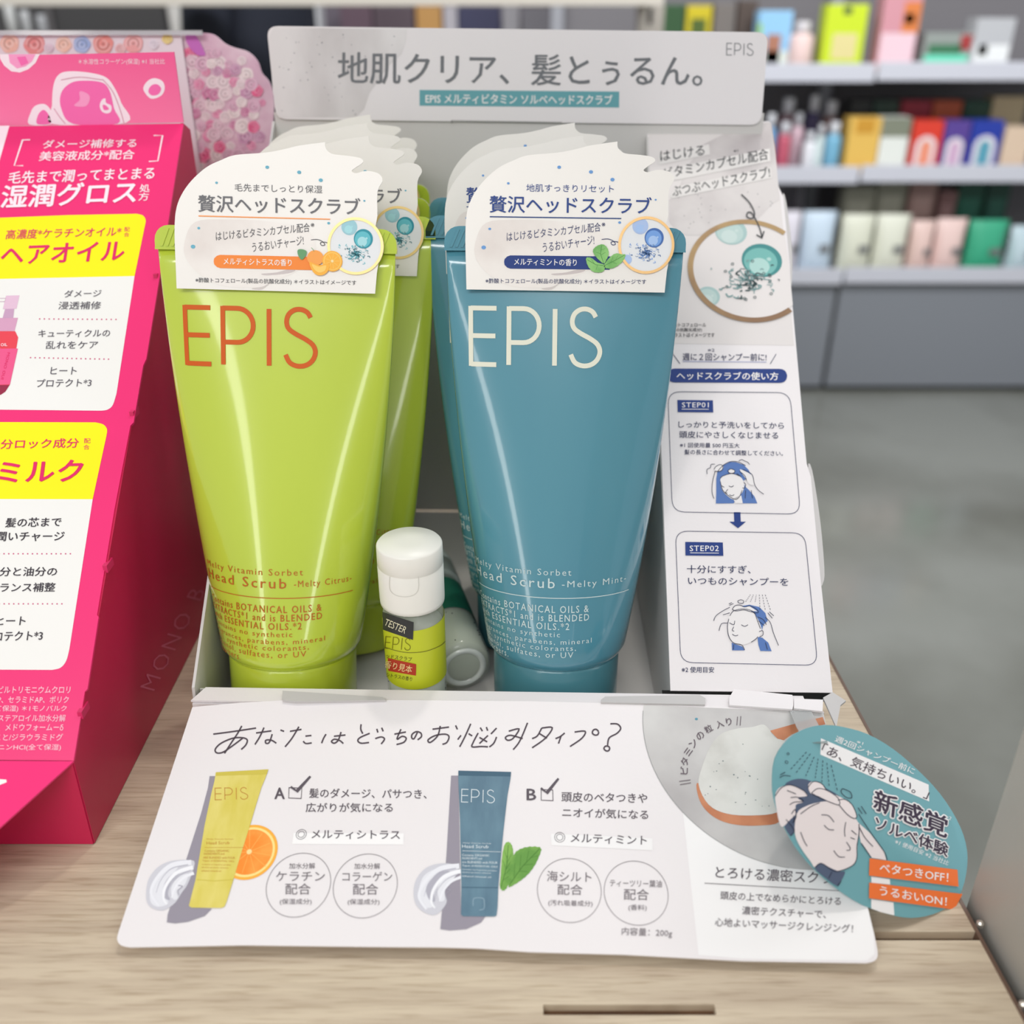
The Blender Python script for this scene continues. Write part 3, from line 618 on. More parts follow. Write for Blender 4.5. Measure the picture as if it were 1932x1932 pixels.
ptube(A6, [(358, 527), (402, 527), (415, 1205), (418, 1378), (567, 1383), (540, 1420), (450, 1460), (350, 1468), (292, 1460), (300, 1370), (330, 1000)],
      [(402, 498), (722, 506), (718, 550), (700, 650), (685, 780), (672, 900), (655, 1080), (645, 1205), (640, 1330), (634, 1378), (620, 1384), (432, 1382), (418, 1374), (420, 1205), (412, 800), (402, 560)],
      [(402, 498), (722, 506), (720, 533), (402, 528)], [(420, 1207), (645, 1209)], mat('printed_blue', (100, 134, 152), .4, noise=(60, (84, 116, 136), .35, .65, (3, 1, 1))), ink((70, 100, 120)), ink((224, 232, 236)),
      [('Melty Vitamin Sorbet', (430, 938), (600, 942), 2.6), ('Head Scrub', (425, 958), (585, 960), 6), ('Contains ORGANIC', (425, 1010), (590, 1014), 4), ('INGREDIENTS and', (425, 1030), (545, 1032), 4), ('are BLENDED with FOUR', (425, 1053), (640, 1058), 4.2), ('Types of ESSENTIAL OILS', (425, 1076), (640, 1084), 4.2), ('contains no fragrance paraben', (425, 1098), (635, 1108), 3), ('alcohol synthetic colorant', (425, 1116), (600, 1122), 3), ('ethanol mineral oil', (425, 1138), (600, 1146), 3)],
      ([(422, 650), (622, 656)], 24), [(c1, [(130, 1230), (150, 1150), (210, 1085), (300, 1060), (380, 1070), (400, 1120), (340, 1180), (320, 1240), (330, 1300), (270, 1370), (200, 1360), (145, 1310)]), (c2, [(160, 1230), (190, 1140), (260, 1095), (330, 1090), (270, 1130), (225, 1190), (220, 1260), (250, 1320), (200, 1330), (165, 1290)]), (c3, [(205, 1220), (230, 1165), (290, 1115), (350, 1110), (285, 1160), (250, 1220), (260, 1290), (225, 1280)]), (c2, [(275, 1230), (290, 1180), (340, 1140), (385, 1135), (350, 1180), (320, 1220), (320, 1280), (290, 1290)])])
for dx_, dy_, AA in ((0, 0, A5), (-112, 22, A6)):
    for q, wd_, cc_ in (([(520, 1055), (400, 1072), (312, 1150), (275, 1240), (320, 1318)], 10, ink((232, 232, 238))), ([(530, 1085), (430, 1118), (365, 1195), (350, 1270), (372, 1310)], 8, ink((240, 240, 244))), ([(535, 1120), (470, 1150), (420, 1210), (400, 1270)], 6, ink((234, 234, 240))),
                        ([(500, 1068), (400, 1092), (335, 1160), (305, 1240)], 1.6, ink((186, 184, 196))), ([(515, 1102), (440, 1138), (385, 1205), (372, 1262)], 1.6, ink((180, 178, 190))), ([(440, 1195), (465, 1200), (440, 1225), (445, 1255)], 2, ink((160, 156, 170)))):
        fp.line('printed_cream#9%d' % (dx_ < 0), cc_, AA(smooth([(a + dx_, b_ + dy_) for a, b_ in q], 5)), wd_, 3.3 + (wd_ < 3) * .3, taper=True)
fp.line('printed_tube', ink((224, 232, 236)), A6([(425, 985), (660, 992)]), .7, 5); fp.line('printed_tube', ink((200, 150, 60)), A5([(600, 965), (835, 965)]), .7, 5)
fp.line('printed_tube', ink((150, 175, 190)), A6(smooth([(492, 1320), (492, 1285), (505, 1272), (545, 1272), (558, 1285), (558, 1335), (530, 1345)])), 1.2, 5)
# orange slice and mint
oc = (470.5, 1607.5)
fp.fill('printed_orange', ink((248, 176, 66)), fp.f.circle(*oc, 53, 48), 2.2); fp.fill('printed_orange', ink((252, 222, 140)), fp.f.circle(*oc, 48, 48), 2.5); fp.fill('printed_orange', mat('orange_flesh', (246, 140, 40), .45, noise=(90, (250, 164, 70), .4, .6, (1, 1, 1))), fp.f.circle(*oc, 43.5, 48), 2.8)
for i in range(11):
    a = 2 * math.pi * (i + .3) / 11; fp.line('printed_orange', ink((250, 180, 90)), [(oc[0] + 4 * math.cos(a), oc[1] + 4 * math.sin(a)), (oc[0] + 43 * math.cos(a), oc[1] + 42 * math.sin(a))], .9, 3.1)
fp.fill('printed_orange', ink((253, 216, 150)), fp.f.circle(*oc, 5, 12), 3.3)
g1m = mat('mint_print', (96, 150, 60), .5, noise=(120, (130, 178, 80), .4, .6, (1, 1, 1))); g2m = ink((60, 112, 40))
def leaf(pr, A, pts, mid, veins, name='printed_leaf', lay=2.5, m=None, m2=None, w=1.0):
    P = smooth(pts, 4, True); c = (sum(p[0] for p in P) / len(P), sum(p[1] for p in P) / len(P))
    P = [(p[0] + (p[0] - c[0]) * (.035 if i % 2 else -.0), p[1] + (p[1] - c[1]) * (.035 if i % 2 else 0)) for i, p in enumerate(P)]
    pr.fill(name, m or g1m, A(P), lay); pr.line(name, m2 or g2m, A(mid), w, lay + .4)
    for v in veins: pr.line(name, m2 or g2m, A(smooth(v, 3)), w * .6, lay + .4)
leaf(fp, A6, [(655, 1200), (660, 1130), (668, 1020), (685, 945), (712, 935), (730, 965), (735, 1020), (728, 1090), (715, 1150), (700, 1200), (675, 1224)], [(660, 1210), (695, 1080), (705, 950)], [[(690, 1100), (720, 1050)], [(684, 1130), (716, 1095)], [(676, 1160), (708, 1140)], [(697, 1060), (724, 1005)], [(690, 1090), (670, 1040)], [(698, 1030), (680, 980)]])
leaf(fp, A6, [(708, 1195), (715, 1140), (728, 1060), (745, 1000), (790, 970), (850, 960), (902, 970), (890, 1020), (860, 1080), (820, 1130), (770, 1170), (720, 1200)], [(712, 1192), (790, 1080), (895, 972)], [[(740, 1150), (745, 1060)], [(775, 1100), (782, 1010)], [(815, 1055), (830, 985)], [(770, 1108), (820, 1110)], [(800, 1070), (855, 1065)], [(840, 1025), (885, 1015)]], lay=2.2)
# round picture with spoon
pc = (1480, 1378)
clipp = [((1600, 1343.5), (1553, 1343)), ]
top = [(1212, 1329), (1553, 1344.5)]
cir = fp.f.circle(pc[0], pc[1], 267, 96)
cir = clip_poly(cir, [((1180, 1329), (1560, 1345)), ((1551.5, 1340), (1660, 1817))])
stone = mat('stone_print', (206, 204, 202), .45, noise=(24, (176, 172, 172), .4, .7, (1, 1, 1)))
fp.fill('round_picture', stone, cir, 2)
fp.line('round_picture', ink((150, 152, 152)), [p for p in fp.f.circle(pc[0], pc[1], 267, 120, 0, 360) if 1331 + (p[0] - 1222) * .04 < p[1] < 1640 and p[0] < 1560 and (p[1] > 1340 or p[0] < 1300)], .9, 3)
cop = mat('copper_print', (202, 132, 92), .4, noise=(70, (182, 108, 70), .4, .6, (1, 1, 1)))
fp.fill('round_picture', cop, A7([(738, 232), (880, 192), (1030, 156), (1045, 196), (940, 222), (860, 252), (800, 295)]), 3)
fp.fill('round_picture', cop, A7(smooth([(336, 520), (345, 600), (385, 670), (460, 725), (560, 752), (680, 755), (790, 735), (800, 640), (600, 600), (400, 560)], 4, True)), 3)
ice = mat('sherbet_print', (214, 213, 208), .45, noise=(60, (192, 190, 184), .45, .7, (1, 1, 1)))
fp.fill('round_picture', ice, A7(smooth([(345, 530), (365, 430), (410, 320), (470, 250), (560, 220), (640, 212), (700, 198), (735, 225), (765, 270), (830, 300), (860, 420), (850, 600), (780, 682), (640, 700), (500, 690), (400, 640)], 4, True)), 4)
for i in range(22): fp.ellipse('round_picture', ink((132, 140, 142)), *A7([(R_.uniform(380, 780), R_.uniform(300, 660))])[0], R_.uniform(.7, 1.8), R_.uniform(.7, 1.6), 5, n=7)
fp.ellipse('round_picture', ink((90, 150, 170)), *A7([(333, 167)])[0], 3, 2.4, 3, n=8)
chars = 'ビタミンの粒入り'; cp = A7([(264, 452), (268, 403), (288, 350), (316, 302), (354, 260), (400, 222), (462, 196), (512, 182)])
for i, ch in enumerate(chars):
    a = cp[max(0, i - 1)]; b = cp[min(7, i + 1)]; L = math.hypot(b[0] - a[0], b[1] - a[1]); dx, dy = (b[0] - a[0]) / L, (b[1] - a[1]) / L; hw = 7 if ch not in 'り' else 5
    fp.text('curved_lettering', BROWN_T, ch, (cp[i][0] - dx * hw, cp[i][1] - dy * hw), (cp[i][0] + dx * hw, cp[i][1] + dy * hw), 14, .014, lay=5)
for q in ([(238, 512), (300, 504)], [(242, 530), (302, 520)], [(560, 155), (556, 203)], [(578, 152), (574, 204)]): fp.line('curved_lettering', BROWN_T, A7(q), 1.3, 5)
fp.text('lettering', CT, 'とろける濃密スクラブ', (1350, 1645.5), (1596, 1659), 23, .008, lay=3); fp.line('lettering', CT, [(1329, 1666.6), (1583, 1681)], 1.2, 3)
for t, a, b, h in (('頭皮の上でなめらかにとろける', (1359, 1689.5), (1586, 1701), 15.5), ('濃密テクスチャーで、', (1400, 1718), (1558, 1725.5), 16), ('心地よいマッサージクレンジング！', (1349, 1739.7), (1609, 1752.7), 16)):
    fp.text('lettering', CT, t, a, b, h, .006, lay=3)
fp.done()
# tuck-in tabs along the front lip
LP = Plane(D(0, 0, HL + .0014), DZ)
for q, m_ in (([(533, 1303), (722, 1315), (728, 1321), (560, 1323), (533, 1321)], card_grey), ([(1134, 1320), (1142, 1314), (1320, 1311), (1331, 1317), (1330, 1329), (1134, 1325)], card_grey),
              ([(1385, 1300), (1495, 1311), (1497, 1330), (1495, 1338), (1376, 1330), (1376, 1316)], card_white), ([(1498, 1318), (1553, 1320), (1552, 1342), (1498, 1336)], card_white), ([(1553, 1316), (1571, 1306), (1596, 1322), (1586, 1330), (1578, 1372)], card_grey)):
    disp.part('tuck_tab', *slab([LP.at(*p) for p in q], DZ, .0008), m_)

# ================================================================== TUBES
RB = .0280; LB = .1623; HC = .027; CR = .0085
def ell_a(b):
    P = 2 * math.pi * RB; lo, hi = RB * .9, RB * 1.7
    for _ in range(30):
        a = (lo + hi) / 2; h = ((a - b) / (a + b)) ** 2
        if math.pi * (a + b) * (1 + 3 * h / (10 + math.sqrt(4 - 3 * h))) > P: hi = a
        else: lo = a
    return a
def sec_ab(v):
    t = min(max(v / (LB - CR), 0), 1); b = RB * (1 - t) + .0013 * t; return ell_a(b), b
class TubeSurf:
    """flat artwork coordinates: x = arc length from the front centre line (m), y = height above the rim (m)"""
    cache = {}
    def at(s, x, y, lay=0):
        key = round(y, 4)
        if key not in s.cache:
            a, b = sec_ab(y); th = np.linspace(-math.pi / 2, math.pi / 2, 121); px = a * np.sin(th); py = -b * np.cos(th)
            L = np.concatenate([[0], np.cumsum(np.hypot(np.diff(px), np.diff(py)))]); L -= L[60]; s.cache[key] = (a, b, th, L)
        a, b, th, L = s.cache[key]; t = float(np.interp(x, L, th))
        n = Vector((math.sin(t) * b, -math.cos(t) * a, 0)).normalized() if a > 0 else Vector((0, -1, 0))
        return Vector((a * math.sin(t), -b * math.cos(t), HC + y)) + n * (LAY * (lay + 2))
def tube_mesh():
    seg = 56; V = []; Fc = []; rows = []
    vals = [(-.004, .80), (-.0035, .90), (-.001, .965), (.0015, 1.0)] + [(v, 1.0) for v in np.linspace(.01, LB - CR, 26)]
    for v, k in vals:
        a, b = sec_ab(max(v, 0)); rows.append([(a * k * math.sin(2 * math.pi * i / seg), -b * k * math.cos(2 * math.pi * i / seg), HC + v) for i in range(seg)])
    for r in rows: V += r
    for j in range(len(rows) - 1):
        for i in range(seg):
            k = (i + 1) % seg; Fc.append((j * seg + i, j * seg + k, (j + 1) * seg + k, (j + 1) * seg + i))
    Fc.append(tuple(reversed(range(seg)))); Fc.append(tuple((len(rows) - 1) * seg + i for i in range(seg)))
    return V, Fc
def crimp_mesh():
    a = sec_ab(LB - CR)[0] + .0006; z0 = HC + LB - CR - .0002; z1 = HC + LB; r = .0055; t = .0013
    pts = [(-a, z0), (a, z0)] + [(a - r + r * math.cos(q), z1 - r + r * math.sin(q)) for q in np.linspace(0, math.pi / 2, 6)] + [(-a + r - r * math.sin(q), z1 - r + r * math.cos(q)) for q in np.linspace(0, math.pi / 2, 6)]
    base = slab([Vector((x, -t, z)) for x, z in pts], (0, -1, 0), 2 * t)
    ribs = []; n = 42
    for i in range(n):
        x = -a + .002 + i * (2 * a - .004) / n
        dx = .0028; q = [(x, z0 + .0012), (x + .0009, z0 + .0012), (x + .0009 + dx, z1 - .0012), (x + dx, z1 - .0012)]
        if x + dx + .001 > a - .001 or (x < -a + .004 and False): continue
        ribs.append(slab([Vector((u, -t - .00035, z)) for u, z in q], (0, -1, 0), .00034))
    line = slab([Vector((u, -t - .0004, z)) for u, z in [(-a, z0), (a, z0), (a, z0 + .0007), (-a, z0 + .0007)]], (0, -1, 0), .0006)
    return merge(base, line), merge(*ribs)
def cap_mesh():
    return lathe([(.0236, 0), (.0252, .0008), (.0254, .002), (.0256, HC - .0045), (.0252, HC - .003), (.0225, HC - .0028), (.0225, HC)], 56)
def tubeM(x, y, z, lean, roll=0, yaw=0, sx=1.0, sy=1.0):
    R = Matrix.Rotation(yaw, 4, 'Z') @ Matrix.Rotation(-math.radians(lean), 4, 'X') @ Matrix.Rotation(roll, 4, 'Y')
    rim = Vector((x, y, z)); base = rim - (R @ Vector((0, 0, HC * sx)))
    return Matrix.Translation(base) @ R @ Matrix.Diagonal((sx, sy, sx, 1))
MB = tubeM(.0182, .3230, .0350, 13, math.radians(.5)); MY = tubeM(-.0900, .3230, .0350, 13, math.radians(1.1))
def plastic(name, rgb, rgb2):
    return mat(name, rgb, .24, coat=1.0, spec=.5, noise=(14, rgb2, .3, .7, (1, 1, .25)))
lime = plastic('lime_tube', (196, 215, 72), (186, 206, 58)); blue = plastic('blue_tube', (84, 148, 164), (76, 138, 158))
lime_cap = mat('lime_cap', (176, 192, 50), .3, coat=.4); blue_cap = mat('blue_cap', (70, 128, 140), .3, coat=.4)
TV, TF = tube_mesh(); (CV, CF), (RV, RF) = crimp_mesh(); PV, PF = cap_mesh()
def v_of(y):
    lo, hi = 0, LB; s_ = TubeSurf()
    for _ in range(30):
        m_ = (lo + hi) / 2
        if proj(MB @ s_.at(0, m_))[1] > y: lo = m_
        else: hi = m_
    return lo
class CardSurf(Plane):
    """pixel coordinates of the front blue card; result in tube-local space"""
    def __init__(s, M):
        a = M @ Vector((0, -(sec_ab(LB - CR - .05)[1] + .0013), HC + LB - CR - .05)); b = M @ Vector((0, -(sec_ab(LB - CR)[1] + .0018), HC + LB - CR)); c = M @ Vector((.05, -(sec_ab(LB - CR)[1] + .0018), HC + LB - CR))
        Plane.__init__(s, b, (a - b).cross(c - b)); 
card_out = [(880, 546), (1254, 552), (1258, 513)]
ring_c = (1219, 463)
def make_tube(kind, M, label, group):
    b = kind == 'mint'; body, cap = (blue, blue_cap) if b else (lime, lime_cap)
    t = Thing('squeeze_tube', label, 'tube', M, group)
    bo = t.part('body', TV, TF, body, smooth=True, local=True)
    t.part('cap', PV, PF, cap, smooth=True, local=True, label=('teal blue cap' if b else 'lime green cap'))
    cr = t.part('crimped_end', CV, CF, body, local=True); t.part('crimp_ribs', RV, RF, body, local=True, parent=cr)
    ti = ink((232, 232, 214)) if b else ink((208, 92, 24)); ts = ink((206, 222, 222)) if b else ink((190, 100, 34))
    ps = Printer(t, TubeSurf(), bo)
    # logo and lettering, coordinates in metres on the unrolled tube
    x0, x1 = (-.0348, .0135) if b else (-.0345, .0145)
    ya, yb = v_of(690), v_of(583)
    epis(ps, 'logo', ti, (x0, (ya + yb) / 2), (x1, (ya + yb) / 2), -(yb - ya), .00175, 8)
    sh_ = 0 if b else .0058; X0, X1 = -.0385 + sh_, .0300; Y = lambda y: v_of(y)
    def tl(txt, xa, xb, yc, hpx, bold=0, sp=1.0):
        y = Y(yc); h = abs(Y(yc - hpx / 2) - Y(yc + hpx / 2)); xb += sh_ if 'Melty C' not in txt else 0; ps.text('lettering', ts, txt, (xa + (.006 if txt[0] == '-' and not b else 0), y), (xb, y), h, bold, sp, vert=(0, 1))
    cc = 1.25
    tl('Melty Vitamin Sorbet', X0, .0040, 1082, 16, -.004, cc); tl('Head Scrub', X0, -.0022, 1101, 19, .004, cc); tl('-Melty Mint-' if b else '-Melty Citrus-', .0005, .0275 if b else .0290, 1104, 16, -.002, cc)
    y = Y(1129); ps.line('lettering', ts, [(X0 + (X1 - X0) * i / 24, y) for i in range(25)], .0003)
    tl('Contains BOTANICAL OILS &', X0, .0110, 1150, 13.5, .008, cc); tl('EXTRACTS*1 and is BLENDED', X0, .0112, 1166, 13.5, .008, cc); tl('with ESSENTIAL OILS.*2', X0, .0035, 1182, 13.5, .008, cc)
    for txt, xb, yy in (('Contains no synthetic', .0000, 1199), ('fragrances, parabens, mineral', .0125, 1213), ('oils, synthetic colorants,', .0062, 1225), ('ethanol, sulfates, or UV', .0052, 1237), ('absorbers.', -.0215, 1249)):
        tl(txt, X0, xb, yy, 12.5, -.002, cc)
    for q in ps.d.values(): pass
    ms = []
    for name, (V, Fc, mm, mi) in ps.d.items(): t.part(name.split('#')[0], V, Fc, mm, mi, parent=bo, local=True)
    # wavy card
    cs = CardSurf(MB)
    ring_pts = cs.circle(*ring_c, 53, 40); arc = [p for p in ring_pts if p[0] > 1256]; arc.sort(key=lambda p: -p[1])
    rest = smooth([(1261, 405), (1262, 359), (1272, 339), (1266, 326), (1250, 321), (1236, 321), (1222, 325), (1214, 321), (1222, 314), (1236, 304), (1230, 296), (1205, 292), (1178, 289), (1166, 279), (1165, 267)], 3) + smooth([(1165, 267), (1116, 274), (1088, 281), (1052, 288), (996, 293), (968, 303), (940, 317), (912, 342), (892, 370), (881, 401), (878, 445), (879, 500)], 4)[1:]
    outl = card_out + arc + rest
    MiB = MB.inverted()
    loc = [MiB @ cs.at(*p) for p in outl]; nl = (MiB.to_3x3() @ cs.n)
    crd = t.part('promo_card', *slab(loc, nl, .0004), mat('promo_card_white', (236, 232, 226), .35, spec=.5), local=True, label='white wavy-topped promotional card')
    class LS:
        n = cs.n
        def at(s, x, y, l=0): return MiB @ cs.at(x, y, l)
        def circle(s, *a, **k_): return cs.circle(*a, **k_)
    p = Printer(t, LS(), crd)
    dk = ink((48, 74, 140)) if b else ink((112, 112, 116)); hw = ink((62, 70, 110)) if b else ink((96, 96, 100)); acc = ink((36, 70, 130)) if b else ink((250, 160, 90))
    p.fill('smear_picture', mat('cream_print', (236, 230, 224), .4, noise=(40, (218, 208, 202), .45, .75, (1, 1, 1))), off(smooth([(350, 980), (420, 860), (620, 840), (900, 850), (1150, 900), (1230, 1000), (1180, 1120), (1090, 1190), (980, 1240), (880, 1290), (780, 1300), (600, 1290), (450, 1220), (350, 1100)], 4, True), 3.578, 800, 180), 1)
    p.fill('smear_picture', ink((206, 196, 194)), off(smooth([(1090, 1180), (1040, 1200), (900, 1215), (860, 1205), (960, 1195), (1050, 1172)], 4, True), 3.578, 800, 180), 1.5)
    p.fill('smear_picture', ink((212, 204, 200)), off(smooth([(790, 1305), (870, 1290), (920, 1262), (860, 1310)], 4, True), 3.578, 800, 180), 1.5)
    dots = ink((110, 158, 214)) if b else ink((110, 178, 200))
    for x, y, r in ((1055, 315.6, 3.6), (1115, 324.5, 3.9), (1155.5, 339, 4), (959, 346, 2.6), (924, 432, 2.8), (912.6, 467, 4.4), (1169, 420, 2.8), (1237, 377, 2)): p.ellipse('printed_droplet', dots, x, y, r, r * .85, 2, n=12)
    p.text('lettering', dk, '地肌すっきりリセット' if b else '毛先までしっとり保湿', (993, 354.5), (1158, 356.5), 14.5, .0, lay=3)
    p.text('heading', dk, '贅沢ヘッドスクラブ', (924, 385), (1229, 388.5), 32, .014, lay=3)
    p.line('heading', acc, [(924, 409), (1172, 412.5)], 2, 3)
    p.text('handwriting', hw, 'はじけるビタミンカプセル配合', (956, 447), (1133, 428), 17, 0, lay=3, shear=.1); p.text('handwriting', hw, '※', (1135, 424), (1142, 423.5), 7, lay=3)
    p.text('handwriting', hw, 'うるおいチャージ!', (1024, 468), (1121, 453), 18, 0, lay=3, shear=.1)
    p.line('handwriting', hw, smooth([(1135, 452), (1147, 451), (1157, 455), (1161, 461), (1155, 462), (1153, 457), (1162, 456), (1177, 461)]), 1.4, 3); p.line('handwriting', hw, [(1172, 455), (1178, 461.5), (1169, 463)], 1.3, 3)
    pill = [(963, 482), (957, 484), (952, 489), (951, 494.5), (952, 500), (957, 505), (963, 507), (1150, 509), (1152, 484)]
    p.fill('scent_banner', NAVY if b else ORANGE, pill, 3)
    p.text('scent_banner', WHITE_T, 'メルティミントの香り' if b else 'メルティシトラスの香り', (970, 494), (1088 if b else 1098, 495.5), 13, .012, lay=4)
    p.text('small_print', hw, '※酢酸トコフェロール(製品の抗酸化成分) ＊イラストはイメージです', (916, 530.5), (1219, 532.5), 10.5, .004, lay=3)
    cb = ink((232, 234, 236))
    p.fill('ring', cb, cs.circle(*ring_c, 50, 48), 4)
    ro_, ri_ = cs.circle(*ring_c, 53, 64), cs.circle(*ring_c, 48, 64)
    p.add('ring', mat('ring_bright', (222, 180, 120), .35, metal=.3) if b else mat('ring_yellow', (240, 208, 136), .35, metal=.2), [q for i in range(64) for q in (ro_[i], ri_[i])], [(2 * i, 2 * i + 1, 2 * ((i + 1) % 64) + 1, 2 * ((i + 1) % 64)) for i in range(64)], 7.5)
    if b: A_, B_, C_, D_ = ink((72, 112, 178)), ink((120, 164, 226)), ink((168, 198, 240)), ink((176, 198, 236))
    else: A_, B_, C_, D_ = ink((50, 148, 164)), ink((100, 190, 202)), ink((168, 220, 226)), ink((160, 206, 216))
    bubble(p, 1208, 427, 15, D_, D_, C_, 5, (*ring_c, 48)); bubble(p, 1183, 490, 9, D_, D_, C_, 5, (*ring_c, 48)); bubble(p, 1234, 449, 18, A_, B_, C_, 5.5)
    splash(p, 1220, 478, 32, ink((92, 124, 170)) if b else ink((80, 130, 140)), B_, 7, 5)
    if b:
        A = lambda q: off(q, 3.578, 800, 180); gA = mat('mint_leaf_print', (104, 172, 84), .45, noise=(160, (136, 196, 108), .4, .6, (1, 1, 1))); gB = ink((66, 132, 60))
        leaf(p, A, [(1210, 1135), (1160, 1090), (1140, 1050), (1165, 1020), (1205, 1008), (1235, 1030), (1245, 1070), (1230, 1110)], [(1212, 1135), (1190, 1070), (1198, 1015)], [[(1190, 1070), (1160, 1060)], [(1192, 1080), (1225, 1060)], [(1196, 1045), (1222, 1035)]], 'mint_sprig', 8, gA, gB, .8)
        leaf(p, A, [(1215, 1150), (1250, 1100), (1290, 1070), (1335, 1075), (1358, 1078), (1340, 1120), (1290, 1160), (1240, 1170)], [(1218, 1150), (1290, 1115), (1352, 1080)], [[(1260, 1130), (1275, 1090)], [(1290, 1115), (1310, 1080)], [(1270, 1125), (1300, 1140)]], 'mint_sprig', 8, gA, gB, .8)
        leaf(p, A, [(1215, 1145), (1170, 1130), (1130, 1100), (1095, 1100), (1105, 1150), (1140, 1190), (1190, 1195), (1215, 1180)], [(1212, 1150), (1160, 1145), (1100, 1110)], [[(1170, 1148), (1160, 1180)], [(1150, 1140), (1130, 1110)]], 'mint_sprig', 8, gA, gB, .8)
    else:
        o1, o2_, o3, o4 = ink((248, 166, 84)), ink((250, 182, 70)), ink((252, 206, 110)), ink((104, 158, 110))
        p.ellipse('citrus_fruit', o1, 1143, 486, 15.5, 14.5, 8); p.fill('citrus_fruit', o4, smooth([(1110, 472), (1118, 470), (1127, 474), (1124, 484), (1117, 490), (1111, 482)], 3, True), 9); p.line('citrus_fruit', o4, smooth([(1141, 474), (1139, 470), (1136, 467)]), 1, 9)
        p.ellipse('citrus_fruit', o2_, 1175, 492, 19, 19.5, 9); p.ellipse('citrus_fruit', o3, 1175, 492, 16.5, 17, 9.4); p.ellipse('citrus_fruit', o2_, 1175, 492, 14.8, 15.3, 9.8)
        for i in range(9): a = 2 * math.pi * i / 9; p.line('citrus_fruit', o3, [(1175, 492), (1175 + 14 * math.cos(a), 492 + 14.5 * math.sin(a))], .8, 10.2)
        p.ellipse('citrus_fruit', ink((250, 226, 170)), 1175, 492, 2.6, 2.6, 10.5, n=10)
        p.fill('citrus_fruit', o2_, smooth([(1132, 494), (1150, 500), (1168, 496), (1168, 508), (1160, 517), (1148, 519), (1138, 512)], 3, True), 11); p.fill('citrus_fruit', o3, smooth([(1137, 498), (1150, 503), (1163, 500), (1161, 510), (1150, 514), (1141, 508)], 3, True), 11.5)
    for name, (V, Fc, mm, mi) in p.d.items(): t.part(name.split('#')[0], V, Fc, mm, mi, parent=crd, local=True)
    return t
YG = 'yellow-green squeeze tubes in the display tray'; BG = 'blue squeeze tubes in the display tray'
ty = make_tube('citrus', MY, 'frontmost lime green squeeze tube with orange lettering, left column of the tray', YG)
tb = make_tube('mint', MB, 'frontmost teal blue squeeze tube with white lettering, right column of the tray', BG)
copy_thing(ty.root, tubeM(-.0770, .3725, .0300, 8, math.radians(.6), 0, 1, .75), 'lime green tube directly behind the frontmost lime one, its card ring showing')
copy_thing(ty.root, tubeM(-.0810, .4170, .0300, 5, math.radians(.3), 0, 1, .75), 'lime green tube third from the front, only card edge and crimp corner showing')
copy_thing(ty.root, tubeM(-.0832, .4605, .0295, 2, 0, 0, 1, .75), 'rearmost lime green tube against the tray back')
copy_thing(tb.root, tubeM(.0096, .3725, .0300, 8, 0, 0, 1, .75), 'teal blue tube directly behind the frontmost blue one, left strip of lettering showing')
copy_thing(tb.root, tubeM(.0083, .4170, .0300, 5, 0, 0, 1, .75), 'rearmost teal blue tube, peach-lit top of its card nearest the header')

# ================================================================== TESTER BOTTLES
def bottle(label, M, kind, group):
    t = Thing('tester_bottle', label, 'bottle', M, group)
    r = .0124; gl = mat('clear_plastic_' + kind, (225, 230, 224), .1, spec=.6, alpha=.28); gel = mat('speckled_gel', (206, 212, 196), .3)
    t.part('bottle_body', *lathe([(.009, .0), (.0116, .0008), (r, .003), (r, .056), (.0118, .060), (.0085, .062), (.0085, .066)], 40), gl, smooth=True, local=True)
    t.part('gel', *lathe([(.0088, .0010), (.0110, .002), (.0117, .0035), (.0117, .052)], 32), gel, smooth=True, local=True, label='pale gel with dark specks')
    lab = mat('label_lime', (196, 204, 40), .4) if kind == 'lime' else mat('label_green', (24, 104, 84), .4)
    lm = lathe([(r + .00022, .0285), (r + .00022, .0555)], 48, cap0=False, cap1=False); t.part('wrap_label', *lm, lab, smooth=True, local=True)
    wc = mat('white_cap', (236, 234, 226), .35) if kind == 'lime' else mat('pale_cap', (180, 190, 186), .35)
    cp_ = t.part('cap', *lathe([(.0120, .0615), (.0129, .0619), (.0130, .0635), (.0130, .0775), (.01275, .0778), (.01275, .0781), (.0130, .0784), (.0129, .0858), (.0123, .0865), (.004, .0867)], 48), wc, smooth=True, local=True, label='white flip cap' if kind == 'lime' else None)
    if kind != 'lime': t.part('base_ring', *lathe([(.0070, .0003), (.0080, -.0007), (.0090, -.0006), (.0098, .0004)], 40, cap0=False, cap1=False), mat('ring_plastic', (232, 236, 232), .15, spec=.7), smooth=True, local=True)
    sV, sF = [], []
    q = random.Random(2)
    for i in range(46):
        a = q.uniform(0, 6.28); z = q.uniform(.004, .028 if i % 2 else .05); s_ = q.uniform(.00025, .0005); rr = .0119
        c = Vector((rr * math.cos(a), rr * math.sin(a), z)); V, Fc = lathe([(0.0001, -s_), (s_, 0), (.0001, s_)], 6, c); n = len(sV); sV += V; sF += [tuple(k_ + n for k_ in f) for f in Fc]
    t.part('speck', sV, sF, dark_gap, local=True, kind='stuff')
    return t, cp_
p0 = Vector((-.0380, .3070, .0020))
MT = Matrix.Translation(p0) @ Matrix.Diagonal((.95, .95, 1.015, 1))
bt, bcap = bottle('small tester bottle with white flip cap and lime label, black tester sticker on it', MT, 'lime', 'sample bottles in the tray')
lm = xf(lathe([(.0126, .006), (.0126, .075)], 64), MT); ms_ = MeshSurf(*lm)
bpz = Printer(bt, ms_)
A3 = lambda q: off(q, 3.45, 340, 960)
def subd(pts, n=8):
    out = []
    for i in range(len(pts)):
        a, b = pts[i], pts[(i + 1) % len(pts)]
        for k_ in range(n): out.append((a[0] + (b[0] - a[0]) * k_ / n, a[1] + (b[1] - a[1]) * k_ / n))
    return out
